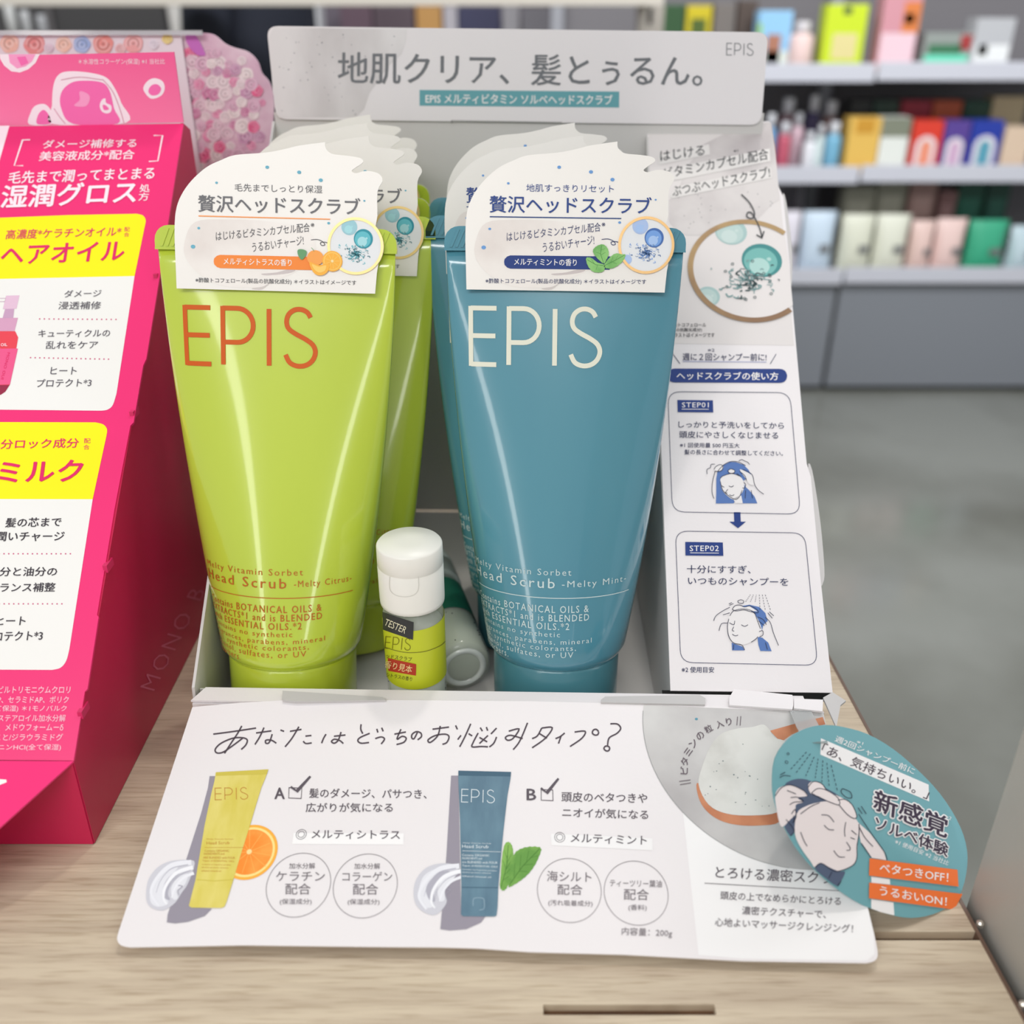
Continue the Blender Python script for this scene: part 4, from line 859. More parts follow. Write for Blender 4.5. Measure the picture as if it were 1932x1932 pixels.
def gridfill(pr, name, m, q, nx, ny, lay):
    P = []
    for j in range(ny + 1):
        for i in range(nx + 1):
            u, v = i / nx, j / ny
            P.append(tuple(q[0][c] * (1 - u) * (1 - v) + q[1][c] * u * (1 - v) + q[2][c] * u * v + q[3][c] * (1 - u) * v for c in (0, 1)))
    pr.add(name, m, P, [(j * (nx + 1) + i, j * (nx + 1) + i + 1, (j + 1) * (nx + 1) + i + 1, (j + 1) * (nx + 1) + i) for j in range(ny) for i in range(nx)], lay)
gridfill(bpz, 'tester_sticker', mat('black_sticker', (44, 46, 46), .5), A3([(1322, 668), (1520, 735), (1515, 850), (1325, 785)]), 10, 4, 5)
bpz.text('tester_sticker', ink((228, 222, 190)), 'TESTER', A3([(1340, 732)])[0], A3([(1472, 788)])[0], 13, .0, lay=6.5)
epis(bpz, 'lettering', ink((110, 104, 20)), A3([(1338, 868)])[0], A3([(1500, 882)])[0], 22, 1.1, lay=3)
bpz.line('lettering', ink((90, 84, 40)), A3(smooth([(1335, 900), (1420, 925), (1500, 935), (1600, 925), (1690, 890), (1722, 862)])), .9, 3)
bpz.text('lettering', ink((90, 84, 40)), 'ッドスクラブ', A3([(1345, 955)])[0], A3([(1508, 980)])[0], 8.5, lay=3)
gridfill(bpz, 'sample_band', ink((178, 58, 36)), A3([(1334, 965), (1536, 1010), (1534, 1084), (1338, 1050)]), 10, 3, 3)
bpz.text('sample_band', ink((240, 210, 150)), '香り見本', A3([(1338, 1008)])[0], A3([(1510, 1043)])[0], 14, .01, lay=4.5)
bpz.text('lettering', ink((90, 84, 40)), 'シトラスの香り', A3([(1345, 1078)])[0], A3([(1510, 1108)])[0], 8, lay=3)
bpz.done()
cl = xf(lathe([(.01303, .0615), (.01303, .0865)], 64), MT); cpz = Printer(bt, MeshSurf(*cl), bcap)
cpz.line('thumb_notch', mat('notch_shade', (214, 212, 205), .4), A3(smooth([(1365, 440), (1365, 520), (1400, 560), (1460, 572), (1520, 560), (1550, 520), (1550, 440)])), 1.2, 2); cpz.done()
# lying bottle
dirn = Vector((-.018, .066, .0)).normalized(); zc = Vector((0, 0, 1)); xa = dirn.cross(zc).normalized(); RM = Matrix((xa, zc.cross(dirn).cross(xa).normalized() * 0 + dirn.cross(xa).normalized(), dirn)).transposed().to_4x4()
ML = Matrix.Translation(Vector((-.0205, .3300, .0150))) @ RM
bottle('small sample bottle with dark green label lying on its side between the tubes', ML, 'green', 'sample bottles in the tray')

# ================================================================== ROUND WOBBLER
Pa = T0.at(1719, 1732) + Vector((0, 0, .003)); 
def at_z(px, z): return Plane((0, 0, z), (0, 0, 1)).at(*px)
WA, WB, WC = at_z((1700, 1734), .0035), at_z((1458, 1467), .044), at_z((1822, 1650), .0045)
WP = Plane(WA, (WB - WA).cross(WC - WA))
wo = smooth([(1458, 1480), (1463, 1430), (1490, 1392), (1525, 1373), (1559, 1368), (1593, 1372), (1637, 1385), (1685, 1413), (1733, 1454), (1774, 1498), (1805, 1546), (1822, 1590), (1825, 1632), (1815, 1679), (1794, 1707), (1760, 1725), (1719, 1732), (1678, 1725), (1627, 1707), (1583, 1679), (1542, 1645), (1504, 1601), (1477, 1553), (1463, 1515)], 3, True)
wob = Thing('round_sign', 'round teal card with shampooing man drawing, propped at the tray corner', 'sign', Matrix.Translation(WA))
wd = wob.part('disc', *slab([WP.at(*p) for p in wo], WP.n, .0006), [mat('teal_card', (112, 166, 174), .42, spec=.4)])
w = Printer(wob, WP, wd)
LK = ink((44, 46, 66)); SKN = ink((232, 222, 222)); HR = ink((84, 96, 120)); WT = ink((240, 238, 238))
w.text('lettering', WT, '週2回シャンプー前に', (1576, 1393), (1725, 1456), 12.5, .008, lay=2); w.text('lettering', WT, '※1', A7([(1218, 290)])[0], A7([(1252, 302)])[0], 5, lay=2)
w.fill('quote_strip', WT, A7([(1020, 272), (1615, 528), (1618, 621), (1017, 362)]), 1); w.text('quote_strip', ink((72, 60, 72)), '「あ、気持ちいい。」', (1551, 1411), (1752, 1499), 20, .008, lay=2)
for i in range(13):
    a_ = 2 * math.pi * i / 12; hx, hy_ = (3.0 * math.cos(a_), 3.0 * math.sin(a_)) if i < 12 else (0, 0); m_ = WT if i < 12 else ink((66, 54, 72)); ly = 2 + i * .25 if i < 12 else 6; bd = .026 if i == 12 else .015
    w.text('title', m_, '新感覚', (1648 + hx, 1508 + hy_), (1786 + hx, 1562 + hy_), 40, bd, lay=ly, vert=(.10, -1))
    w.text('title#2', m_, 'ソルベ体験', (1650 + hx * .8, 1551 + hy_ * .8), (1787 + hx * .8, 1605 + hy_ * .8), 25, bd, lay=ly, vert=(.10, -1))
w.text('lettering', WT, '※1 使用目安 ※2 当社比', (1688.6, 1587), (1789, 1629), 9.5, .0, lay=2); w.text('lettering', WT, '※2', A7([(1705, 705)])[0], A7([(1738, 716)])[0], 6, lay=4)
w.fill('orange_strip', ink((238, 118, 58)), A7([(1285, 935), (1770, 998), (1776, 1091), (1282, 1030)]), 6); w.text('orange_strip', WT, 'ベタつきOFF！', (1658, 1636.5), (1787, 1655.5), 18, .012, lay=7, vert=(.04, -1))
w.fill('orange_strip', ink((238, 118, 58)), A7([(1283, 1068), (1798, 1132), (1765, 1195), (1748, 1217), (1282, 1155)]), 6); w.text('orange_strip', WT, 'うるおいON！', (1658, 1680), (1784, 1701), 17, .012, lay=7, vert=(.04, -1))
w.fill('illustration', WT, A7([(1297, 1035), (1400, 1050), (1402, 1080), (1298, 1070)]), 2); w.fill('illustration', WT, A7([(1297, 1160), (1420, 1178), (1425, 1250), (1350, 1232), (1297, 1212)]), 2)
w.fill('illustration', HR, A7(smooth([(820, 535), (870, 500), (940, 500), (1030, 540), (1120, 590), (1140, 640), (1060, 640), (960, 665), (900, 720), (870, 790), (850, 810), (815, 750), (830, 690), (880, 620)], 3, True)), 2)
w.fill('illustration', SKN, A7(smooth([(885, 690), (930, 650), (1010, 625), (1090, 625), (1180, 690), (1228, 745), (1222, 830), (1216, 930), (1190, 975), (1130, 1002), (1080, 1003), (1020, 965), (985, 985), (960, 950), (910, 880), (875, 800)], 3, True)), 3)
w.fill('illustration', SKN, A7(smooth([(766, 590), (790, 545), (850, 532), (920, 560), (945, 590), (890, 600), (920, 625), (880, 640), (880, 690), (850, 720), (810, 760), (790, 740), (775, 670)], 3, True)), 3)
w.fill('illustration', SKN, A7([(1205, 720), (1290, 795), (1368, 900), (1380, 945), (1300, 932), (1240, 850), (1228, 790)]), 2.5)
w.fill('illustration', HR, A7(smooth([(985, 990), (1020, 962), (1065, 985), (1120, 1008), (1152, 1010), (1130, 1060), (1108, 1088), (1040, 1040)], 3, True)), 3.5)
w.fill('illustration', SKN, A7(smooth([(948, 530), (975, 510), (1020, 522), (1050, 560), (1110, 590), (1150, 610), (1190, 640), (1213, 690), (1205, 715), (1160, 690), (1120, 645), (1060, 620), (1000, 590), (960, 575)], 3, True)), 4)
for q in ([(766, 590), (800, 545), (850, 530), (920, 560), (945, 590)], [(850, 600), (890, 598), (920, 620), (870, 625), (845, 640)], [(830, 560), (880, 580)], [(945, 545), (975, 512), (1020, 522), (1050, 560)], [(965, 575), (1000, 550), (1050, 560), (1110, 600), (1118, 640), (1060, 622), (1010, 600), (965, 575)], [(1110, 615), (1150, 610), (1190, 640), (1215, 700), (1200, 715), (1160, 690), (1118, 640)],
          [(905, 690), (960, 650), (1010, 628)], [(1228, 745), (1228, 800), (1216, 870), (1216, 930), (1195, 972), (1130, 1002), (1085, 1003), (1020, 962), (985, 985)], [(905, 790), (925, 840), (942, 868)], [(1020, 695), (1060, 700), (1090, 735)], [(1035, 752), (1060, 775), (1090, 778)], [(1155, 735), (1148, 775), (1150, 815)], [(1185, 780), (1215, 805)], [(1180, 820), (1205, 830)], [(1158, 845), (1178, 875), (1175, 890), (1158, 890)], [(1088, 892), (1115, 925), (1150, 928)],
          [(855, 690), (875, 665), (880, 710), (860, 740)], [(866, 700), (872, 735)], [(1225, 690), (1290, 790), (1368, 900), (1382, 945)], [(1228, 760), (1260, 820), (1305, 870)], [(1240, 850), (1295, 930)], [(790, 490), (815, 478), (850, 482)], [(793, 475), (820, 460)], [(1222, 655), (1245, 690)], [(1240, 648), (1268, 690)], [(825, 720), (870, 780), (850, 810)], [(1130, 1060), (1108, 1088)], [(1078, 1010), (1060, 1045)], [(1150, 555), (1180, 570), (1188, 600), (1160, 600), (1130, 572), (1135, 552), (1150, 555)]):
    w.line('illustration', LK, A7(smooth(q, 4)), 1.4, 5)
for q in ([(838, 352), (842, 360), (835, 364), (830, 357)], [(825, 396), (836, 404), (830, 413), (820, 405)]): w.line('illustration', LK, A7(smooth(q, 3, True)), 1, 5, closed=True)
for a, b in (((938, 348), (845, 450)), ((960, 358), (875, 470)), ((980, 375), (930, 490)), ((1002, 385), (985, 500)), ((1028, 395), (1022, 525)), ((1050, 408), (1064, 545)), ((1074, 420), (1110, 570))):
    for j in range(6):
        t0_, t1_ = j / 6, (j + .6) / 6; w.line('illustration', LK, A7([(a[0] + (b[0] - a[0]) * t0_, a[1] + (b[1] - a[1]) * t0_), (a[0] + (b[0] - a[0]) * t1_, a[1] + (b[1] - a[1]) * t1_)]), 1.2, 5)
w.done()
q0 = WP.at(1520, 1400) - WP.n * .001; q1 = D(.105, -.002, HL + .001)
wob.part('plastic_arm', *slab([q0, q0 + DX * .008, q1 + DX * .008, q1], DZ, .0004), mat('clear_arm', (220, 225, 225), .1, trans=.8))

# ================================================================== PINK DISPLAY STAND
PX = -.149
PS = Plane((PX, .3, .1), (1, 0, 0))
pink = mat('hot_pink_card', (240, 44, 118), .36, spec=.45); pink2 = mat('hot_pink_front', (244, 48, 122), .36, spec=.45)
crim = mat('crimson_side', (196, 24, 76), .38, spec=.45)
pk = Thing('display_stand', 'hot pink cardboard display box with yellow panels for hair oil and milk', 'display', Matrix.Translation((PX - .1, .25, 0)))
XL = -.42
prof = [(.2467, .0004), (.2477, .0375), (.4648, .2185), (.4735, .2149), (.475, .0004)]
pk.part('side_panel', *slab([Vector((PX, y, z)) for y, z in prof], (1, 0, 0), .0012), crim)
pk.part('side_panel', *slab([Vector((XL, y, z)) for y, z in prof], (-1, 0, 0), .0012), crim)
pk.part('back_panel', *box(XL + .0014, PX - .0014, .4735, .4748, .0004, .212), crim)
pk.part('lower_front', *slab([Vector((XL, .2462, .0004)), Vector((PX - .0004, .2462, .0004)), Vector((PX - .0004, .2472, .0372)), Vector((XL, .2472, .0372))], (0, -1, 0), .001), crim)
fnp = Vector((0, -(.2185 - .0375), (.4648 - .2477))).normalized()
PF_ = Plane((PX, .2472, .0378), fnp)
sf = pk.part('sloped_front', *slab([PF_.at(-700, 1428) , PF_.at(139, 1435), PF_.at(160, 1305), PF_.at(165, 1300), PF_.at(186, 1164), PF_.at(183, 1160), PF_.at(216, 960), PF_.at(246, 803), PF_.at(252, 797), PF_.at(270, 690), PF_.at(276, 677), PF_.at(308, 480), PF_.at(346, 233), PF_.at(-700, 250)], fnp, .001), pink)
HPp = Plane((PX, .4640, .2185), (0, -1, 0))
def vgrad(name, c0, c1, z0, z1):
    m = bpy.data.materials.new(name); m.use_nodes = True; nt = m.node_tree; b = nt.nodes['Principled BSDF']; b.inputs['Roughness'].default_value = .35
    g = nt.nodes.new('ShaderNodeNewGeometry'); s_ = nt.nodes.new('ShaderNodeSeparateXYZ'); mr = nt.nodes.new('ShaderNodeMapRange'); r = nt.nodes.new('ShaderNodeValToRGB')
    nt.links.new(g.outputs['Position'], s_.inputs[0]); nt.links.new(s_.outputs[2], mr.inputs[0]); mr.inputs[1].default_value = z0; mr.inputs[2].default_value = z1
    nt.links.new(mr.outputs[0], r.inputs[0]); r.color_ramp.elements[0].color = tuple(lin(c) for c in c0) + (1,); r.color_ramp.elements[1].color = tuple(lin(c) for c in c1) + (1,)
    nt.links.new(r.outputs[0], b.inputs['Base Color']); return m
hd = pk.part('header_card', *slab([HPp.at(-700, 120), HPp.at(328, 98), HPp.at(346, 231), HPp.at(-700, 252)], (0, -1, 0), .001), vgrad('pink_fade_print', (252, 120, 170), (246, 88, 150), .2185, .2475))
lf_n = Vector((0, -.45, 1)).normalized(); LFP = Plane((PX, .2472, .0378), lf_n)
pk.part('lower_flap', *slab([LFP.at(-700, 1431), LFP.at(139, 1436), LFP.at(0, 1561), LFP.at(-220, 1760), LFP.at(-700, 1760)], lf_n, .0008), pink2)
pp = Printer(pk, LFP); pp.fill('printed_mark', WHITE_T, [(-20, 1473), (-5, 1470), (12, 1471), (13, 1476), (-5, 1483), (-20, 1490)], 1); pp.done()
ph = Printer(pk, HPp, hd)
ph.text('lettering', ink((252, 224, 236)), '＊水溶性コラーゲン(保湿) ※1 当社比', (148, 117), (311, 116.5), 12, .002, lay=1)
A1 = lambda q: off(q, 3.715, 0, 0)
jA, jB, jC, jD = ink((250, 232, 242)), ink((248, 110, 180)), ink((250, 160, 205)), ink((200, 120, 150))
ph.fill('jelly_picture', jA, A1(smooth([(375, 870), (365, 740), (375, 600), (410, 525), (480, 500), (620, 508), (740, 540), (800, 610), (850, 720), (885, 860)], 5, True)), 1)
ph.fill('jelly_picture', jB, A1(smooth([(515, 868), (430, 760), (430, 650), (500, 580), (600, 565), (720, 580), (770, 640), (800, 760), (825, 866)], 5, True)), 2)
ph.fill('jelly_picture', jC, A1(smooth([(520, 740), (560, 700), (560, 640), (620, 660), (630, 700), (600, 745)], 4, True)), 3)
ph.fill('jelly_picture', jA, A1(smooth([(715, 780), (700, 740), (715, 700), (740, 690), (745, 720), (780, 740), (780, 780), (750, 795)], 4, True)), 3); ph.fill('jelly_picture', jB, A1(smooth([(730, 770), (722, 735), (745, 740), (765, 765)], 4, True)), 4)
for q in ([(720, 555), (790, 640), (840, 760), (870, 860)], [(380, 760), (420, 820), (460, 868)], [(430, 560), (560, 540), (720, 560)]): ph.line('jelly_picture', jD, A1(smooth(q)), 1, 4)
ph.fill('jelly_picture', jA, A1(smooth([(205, 872), (215, 790), (250, 740), (320, 732), (370, 800), (365, 868)], 4, True)), .8); ph.fill('jelly_picture', jB, A1(smooth([(260, 868), (270, 800), (310, 770), (350, 820), (352, 866)], 4, True)), 1)
ph.fill('jelly_picture', jA, A1(smooth([(1010, 640), (1010, 600), (1045, 560), (1090, 548), (1140, 570), (1155, 620), (1130, 670), (1060, 692)], 4, True)), 1); ph.fill('jelly_picture', jB, A1(smooth([(1040, 640), (1060, 600), (1100, 590), (1130, 620), (1110, 660), (1065, 668)], 4, True)), 2)
ph.fill('jelly_picture', jA, A1([(0, 380), (280, 378), (250, 440), (200, 485), (140, 508), (80, 500), (30, 460), (0, 410)]), 1); ph.fill('jelly_picture', jC, A1([(60, 380), (250, 380), (225, 430), (180, 465), (120, 480), (70, 440)]), 2); ph.fill('jelly_picture', jB, A1([(120, 400), (180, 395), (200, 440), (150, 462)]), 3)
ph.done()
pf = Printer(pk, PF_, sf)
MG = ink((226, 40, 104)); YL = mat('yellow_print', (250, 240, 0), .35); WP_ = mat('white_print', (240, 238, 234), .36); PT = ink((96, 92, 100)); PT2 = ink((60, 54, 62)); LPK = ink((252, 232, 240))
pf.fill('pale_edge', LPK, [(-300, 243), (18, 237), (0, 300), (-60, 560), (-300, 560)], .5)
pf.fill('pale_edge', pink, [(18, 240), (-5, 320), (-60, 560), (-300, 560), (-300, 330), (-4, 300), (14, 240)], .2)
for q in ([(57, 264), (43, 264.5), (27, 313), (44, 313)], [(290, 256), (307, 256), (298, 304), (281, 305)]): pf.line('bracket', LPK, q, 2, 2)
cl_ = lambda p: p[0] > -60
for t, a, b, h, bd, m_, sh in (('ダメージ補修する', (82, 273), (258, 270.5), 16, .015, LPK, .2), ('美容液成分*配合', (75, 295.5), (254, 292), 18, .015, LPK, .2), ('毛先まで潤ってまとまる', (17, 336), (292, 327), 23, .02, LPK, .2), ('湿潤グロス', (4, 372), (258, 362.5), 42, .03, LPK, .2), ('処', (264, 356), (283, 355.5), 15, .015, LPK, .1), ('方', (262, 372), (281, 371.5), 15, .015, LPK, .1),
        ('高濃度*ケラチンオイル*', (12, 443), (229, 437), 18, .008, MG, .2), ('配', (235, 433), (245, 433), 8, 0, MG, 0), ('合', (234, 443), (244, 443), 8, 0, MG, 0), ('ヘアオイル', (3, 482), (235, 473), 36, .024, MG, .2),
        ('ダメージ', (122, 555), (191.5, 553.5), 13.5, .01, PT, .15), ('浸透補修', (111, 577), (191, 576.5), 14.5, .01, PT, .15), ('キューティクルの', (73, 630), (208, 629), 14, .01, PT, .15), ('乱れをケア', (87, 651.5), (185, 651), 14.5, .01, PT, .15), ('ヒート', (96, 700), (145, 700), 14, .01, PT, .15), ('プロテクト*3', (70, 723.5), (173, 722), 15, .01, PT, .15),
        ('水分ロック成分', (-23, 839), (149, 836), 18, .012, MG, .15), ('配', (159, 832), (171, 832), 9, 0, MG, 0), ('合', (158, 844), (169, 844), 9, 0, MG, 0), ('ミルク', (-2, 891), (156, 888), 40, .03, MG, .15),
        ('髪の芯まで', (11, 986.5), (116, 985), 17.5, .018, PT2, .15), ('潤いチャージ', (-7, 1012.5), (121.5, 1012), 18, .018, PT2, .15), ('水分と油分の', (-22, 1079), (108, 1078.5), 17, .018, PT2, .15), ('バランス補整', (-22, 1109), (104.5, 1108), 17, .018, PT2, .15), ('ヒート', (-6, 1172), (48.6, 1171.5), 16, .018, PT2, .15), ('プロテクト*3', (-29, 1201), (81, 1199), 18, .018, PT2, .15)):
    pf.text('lettering', m_, t, a, b, h, bd, shear=sh, lay=3)
pf.fill('yellow_panel', YL, [(-300, 425), (0, 411), (130, 406), (258, 403.5)] + smooth([(258, 403.5), (270, 407), (275, 416), (273, 428)], 4)[1:] + [(254, 521), (-300, 533)], 1)
pf.fill('white_panel', WP_, [(-300, 533), (254, 521), (220, 742)] + smooth([(220, 742), (213, 764), (203, 773), (190, 775)], 4)[1:] + [(-300, 770)], 1)
pf.fill('yellow_panel', YL, [(-300, 800), (0, 796.5), (175, 797)] + smooth([(180, 797), (195, 801), (202, 810), (201, 822)], 4) + [(175, 942), (-300, 941)], 1)
pf.fill('white_panel', WP_, [(-300, 941), (175, 942), (131, 1225)] + smooth([(131, 1225), (125, 1247), (114, 1260), (98, 1264)], 4)[1:] + [(-300, 1262)], 1)
for x0, x1, y, ya in ((75, 219, 602, 603), (58, 205, 675, 678), (-10, 133, 1045, 1045), (-10, 117, 1139.5, 1139.5)):
    n = int((x1 - x0) / 8.6)
    for i in range(n + 1): pf.ellipse('dotted_line', ink((206, 90, 130)), x0 + (x1 - x0) * i / n, y + (ya - y) * i / n, 1.5, 1.4, 2, n=8)
LP2 = ink((252, 206, 222))
for t, xr, y in (('ピルトリモニウムクロリ', 133, 1301.5), ('P、セラミドAP、ポリク', 130, 1320), ('て保湿) ＊1モノバルク', 126, 1337.5), ('ステアロイル加水分解', 124, 1355), ('、メドウフォームーδ', 120, 1372.5), ('こと/ジラウラミドグ', 119, 1391), ('ニンHCl(全て保湿)', 115.5, 1410.5)):
    pf.text('small_print', LP2, t, (-3 if t[0] not in 'こて' else -8, y), (xr, y), 13, .004, shear=.1, lay=2)
# printed pump bottle
A2 = lambda q: off(q, 3.864, 0, 500)
pf.fill('printed_pump', ink((226, 190, 212)), A2([(45, 225), (143, 222), (122, 320), (22, 322)]), 2); pf.fill('printed_pump', ink((200, 160, 190)), A2([(38, 322), (105, 320), (98, 388), (20, 388)]), 2); pf.fill('printed_pump', ink((214, 160, 190)), A2([(-40, 388), (132, 386), (108, 482), (-40, 484)]), 2); pf.line('printed_pump', ink((200, 170, 190)), A2([(-20, 244), (45, 244), (35, 268), (-20, 268)]), 1, 2)
pf.fill('printed_pump', ink((232, 70, 84)), A2([(-200, 484), (112, 484), (134, 530), (120, 612), (75, 870), (40, 925), (10, 945), (-200, 950)]), 2.4); pf.fill('printed_pump', ink((236, 90, 140)), A2([(-200, 540), (10, 612), (132, 610), (74, 872), (-200, 880)]), 2.7)
pf.fill('printed_pump', ink((150, 40, 70)), A2([(-200, 880), (72, 876), (40, 925), (5, 948), (-200, 950)]), 2.9)
pf.text('printed_pump', LPK, 'R OIL', A2([(-18, 586)])[0], A2([(55, 583)])[0], 5.5, .02, lay=4)
pf.text('printed_pump', MG, 'MONO OUI', A2([(66, 640)])[0], A2([(18, 835)])[0], 5, 0, lay=4)
pf.done()
pside = Printer(pk, PS); pside.text('side_lettering', ink((226, 120, 148)), 'MONO B', (277, 1300), (374, 1112), 27, -.012, 1.25, lay=2, vert=(-1.0, -.28)); pside.done()
for yz in ((.262, .0500), (.303, .0842), (.352, .1250), (.402, .1666)):
    y, z = yz; pk.part('locking_tab', *box(PX - .001, PX + .0006, y - .003, y + .003, z - .0035, z - .0005), mat('pink_tab', (214, 40, 100), .4))

# ================================================================== ROSE CARD STAND
rs = Thing('display_stand', 'pale card stand printed with pink roses, scalloped right edge, behind the pink box', 'display', Matrix.Translation((-.25, .53, 0)))
rmat = mat('rose_card', (232, 206, 218), .45, noise=(60, (214, 170, 194), .4, .7, (1, 1, 1))); rmat2 = mat('pastel_card', (238, 230, 236), .45)
RP = Plane((0, .535, 0), (0, -1, 0))
ro_ = [(325, 61)] + smooth([(325, 61), (380, 62), (404, 66), (424, 82), (442, 90), (468, 98), (486, 116), (494, 138), (506, 152), (514, 172), (517, 200)], 4)[1:] + [(514, 250), (500, 330)]
pts3 = [RP.at(*p) for p in ro_]; last = pts3[-1]
poly = pts3 + [Vector((last.x + .003, .535, 0.0005)), Vector((pts3[0].x, .535, .0005))]
wing = rs.part('side_wing', *slab(poly, (0, -1, 0), .0012), rmat)
x0 = RP.at(326, 100).x; zt = RP.at(150, 62).z
hpan = rs.part('header_panel', *slab([Vector((-.55, .533, .0005)), Vector((x0 + .006, .533, .0005)), Vector((x0 + .006, .533, zt)), Vector((-.55, .533, zt))], (0, -1, 0), .0012), rmat2)
def rose(pr, x, y, r, c, lay, seed):
    q = random.Random(seed); dk_ = tuple(int(v * .86) for v in c); lt = tuple(min(255, int(v + (255 - v) * .35)) for v in c)
    pts_ = [(x + r * (1 + .04 * math.sin(5 * a + seed)) * math.cos(a), y + r * (1 + .04 * math.sin(5 * a + seed)) * math.sin(a)) for a in [2 * math.pi * k_ / 22 for k_ in range(22)]]
    nm = 'printed_rose#%d' % seed
    pr.fill(nm, ink(c), pts_, lay)
    for k_, f in enumerate((.78, .56, .36)):
        a0 = q.uniform(0, 6.28)
        pr.line(nm, ink(lt if k_ % 2 == 0 else dk_), [(x + r * f * math.cos(a0 + t), y + r * f * math.sin(a0 + t)) for t in np.linspace(0, 4.4, 10)], r * .16, lay + .3)
    pr.ellipse(nm, ink(dk_), x, y, r * .16, r * .16, lay + .3, n=8)
rw = Printer(rs, Plane((0, .5349, 0), (0, -1, 0)), wing); rq = random.Random(5)
cols = [(232, 150, 184), (226, 196, 208), (206, 158, 188), (234, 110, 152), (236, 218, 222), (222, 178, 200), (214, 140, 176), (240, 226, 226)]
def inside(x, y):
    lim = float(np.interp(y, [62, 90, 100, 130, 160, 200, 330], [385, 432, 462, 484, 500, 508, 498])); return x < lim
sd = 0
for j in range(13):
    for i in range(10):
        x = 342 + i * 19 + (j % 2) * 9 + rq.uniform(-5, 5); y = 76 + j * 20 + rq.uniform(-5, 5); r = rq.uniform(8, 15)
        if inside(x + r, y) and inside(x + r, y - r) and y - r > 66: sd += 1; rose(rw, x, y, r, rq.choice(cols), 1 + (sd % 9) * .7, sd)
for i in range(60):
    x = rq.uniform(340, 512); y = rq.uniform(68, 325); r = rq.uniform(5, 7)
    if inside(x + r + 1, y - 3) and inside(x, y - r - 2) and y - r > 64 and not inside(x + 22, y): sd += 1; rose(rw, x, y, r, rq.choice(cols), .6 + (i % 7) * .05, sd)
rw.fill('printed_petal', ink((204, 116, 198)), smooth([(352, 66), (366, 64), (376, 76), (384, 92), (388, 104), (374, 104), (360, 92), (352, 78)], 3, True), 8); rw.done()
rh = Printer(rs, Plane((0, .5329, 0), (0, -1, 0)), hpan)
for k_, (x, y, r, c) in enumerate(((18, 82, 18, (244, 196, 178)), (65, 84, 20, (236, 152, 150)), (-20, 84, 18, (236, 190, 190)), (120, 84, 15, (246, 206, 186)), (155, 84, 16, (164, 190, 232)), (195, 83, 19, (238, 158, 150)), (252, 82, 18, (242, 178, 176)), (228, 92, 10, (236, 190, 190)), (316, 73, 10, (236, 214, 130)), (290, 84, 9, (232, 226, 236)), (92, 90, 9, (232, 214, 226)))): rose(rh, x, y, r, c, 1 + k_ * .6, 400 + k_)
rh.done()
rs.part('clear_edge', *box(-.55, RP.at(385, 60).x, .531, .5325, zt - .001, zt + .0012), mat('acrylic', (235, 238, 240), .08, trans=.5))
rs.part('base', *box(-.55, x0, .537, .575, .0005, .003), card_white)

# ================================================================== BACKGROUND: RIGHT SHELF UNIT
YR = 3.1
def Q(px, py, y): 
    d = ray(px, py); t = y / d.y; return CAM + d * t
def zb(py, y=YR): return Q(966, py, y).z
un = Thing('store_shelf_unit', 'grey metal store shelving with three stocked shelves across the aisle', 'shelving', Matrix.Translation((1.2, YR, ZF)))
gm = mat('grey_metal_shelf', (176, 178, 184), .4, metal=.1); gp = mat('grey_kick_panel', (134, 137, 143), .45); gb = mat('shelf_back_panel', (120, 116, 118), .6); rail = mat('price_rail', (206, 206, 214), .3)
xj = Q(1588, 530, YR).x; xr_ = 3.4; xl_ = .15
z1, z2, z3 = zb(522), zb(331), zb(139)
for a, b, dz in ((xl_, xj - .004, 0), (xj + .004, xr_, .004)):
    for z, d in ((z1, 0), (z2, .0), (z3, .0)):
        un.part('shelf_board', *box(a, b, YR + d, YR + .50, z - .020 + dz, z + dz), gm)
        un.part('price_rail', *box(a, b, YR - .014 + d, YR + d, z - .022 + dz, z + .028 + dz, .002), rail)
    un.part('kick_panel', *box(a, b - .006, YR + .01, YR + .03, ZF + .02, z1 - .035 + dz), gp)
    un.part('back_panel', *box(a, b, YR + .50, YR + .52, z1, z3 + .55), gb)
un.part('plinth', *box(xl_, xr_, YR + .04, YR + .5, ZF, ZF + .06), dark_gap)
for x in (xj, xl_): un.part('upright', *box(x - .02, x + .02, YR + .46, YR + .50, ZF, z3 + .55), mat('upright_grey', (160, 160, 165), .4))
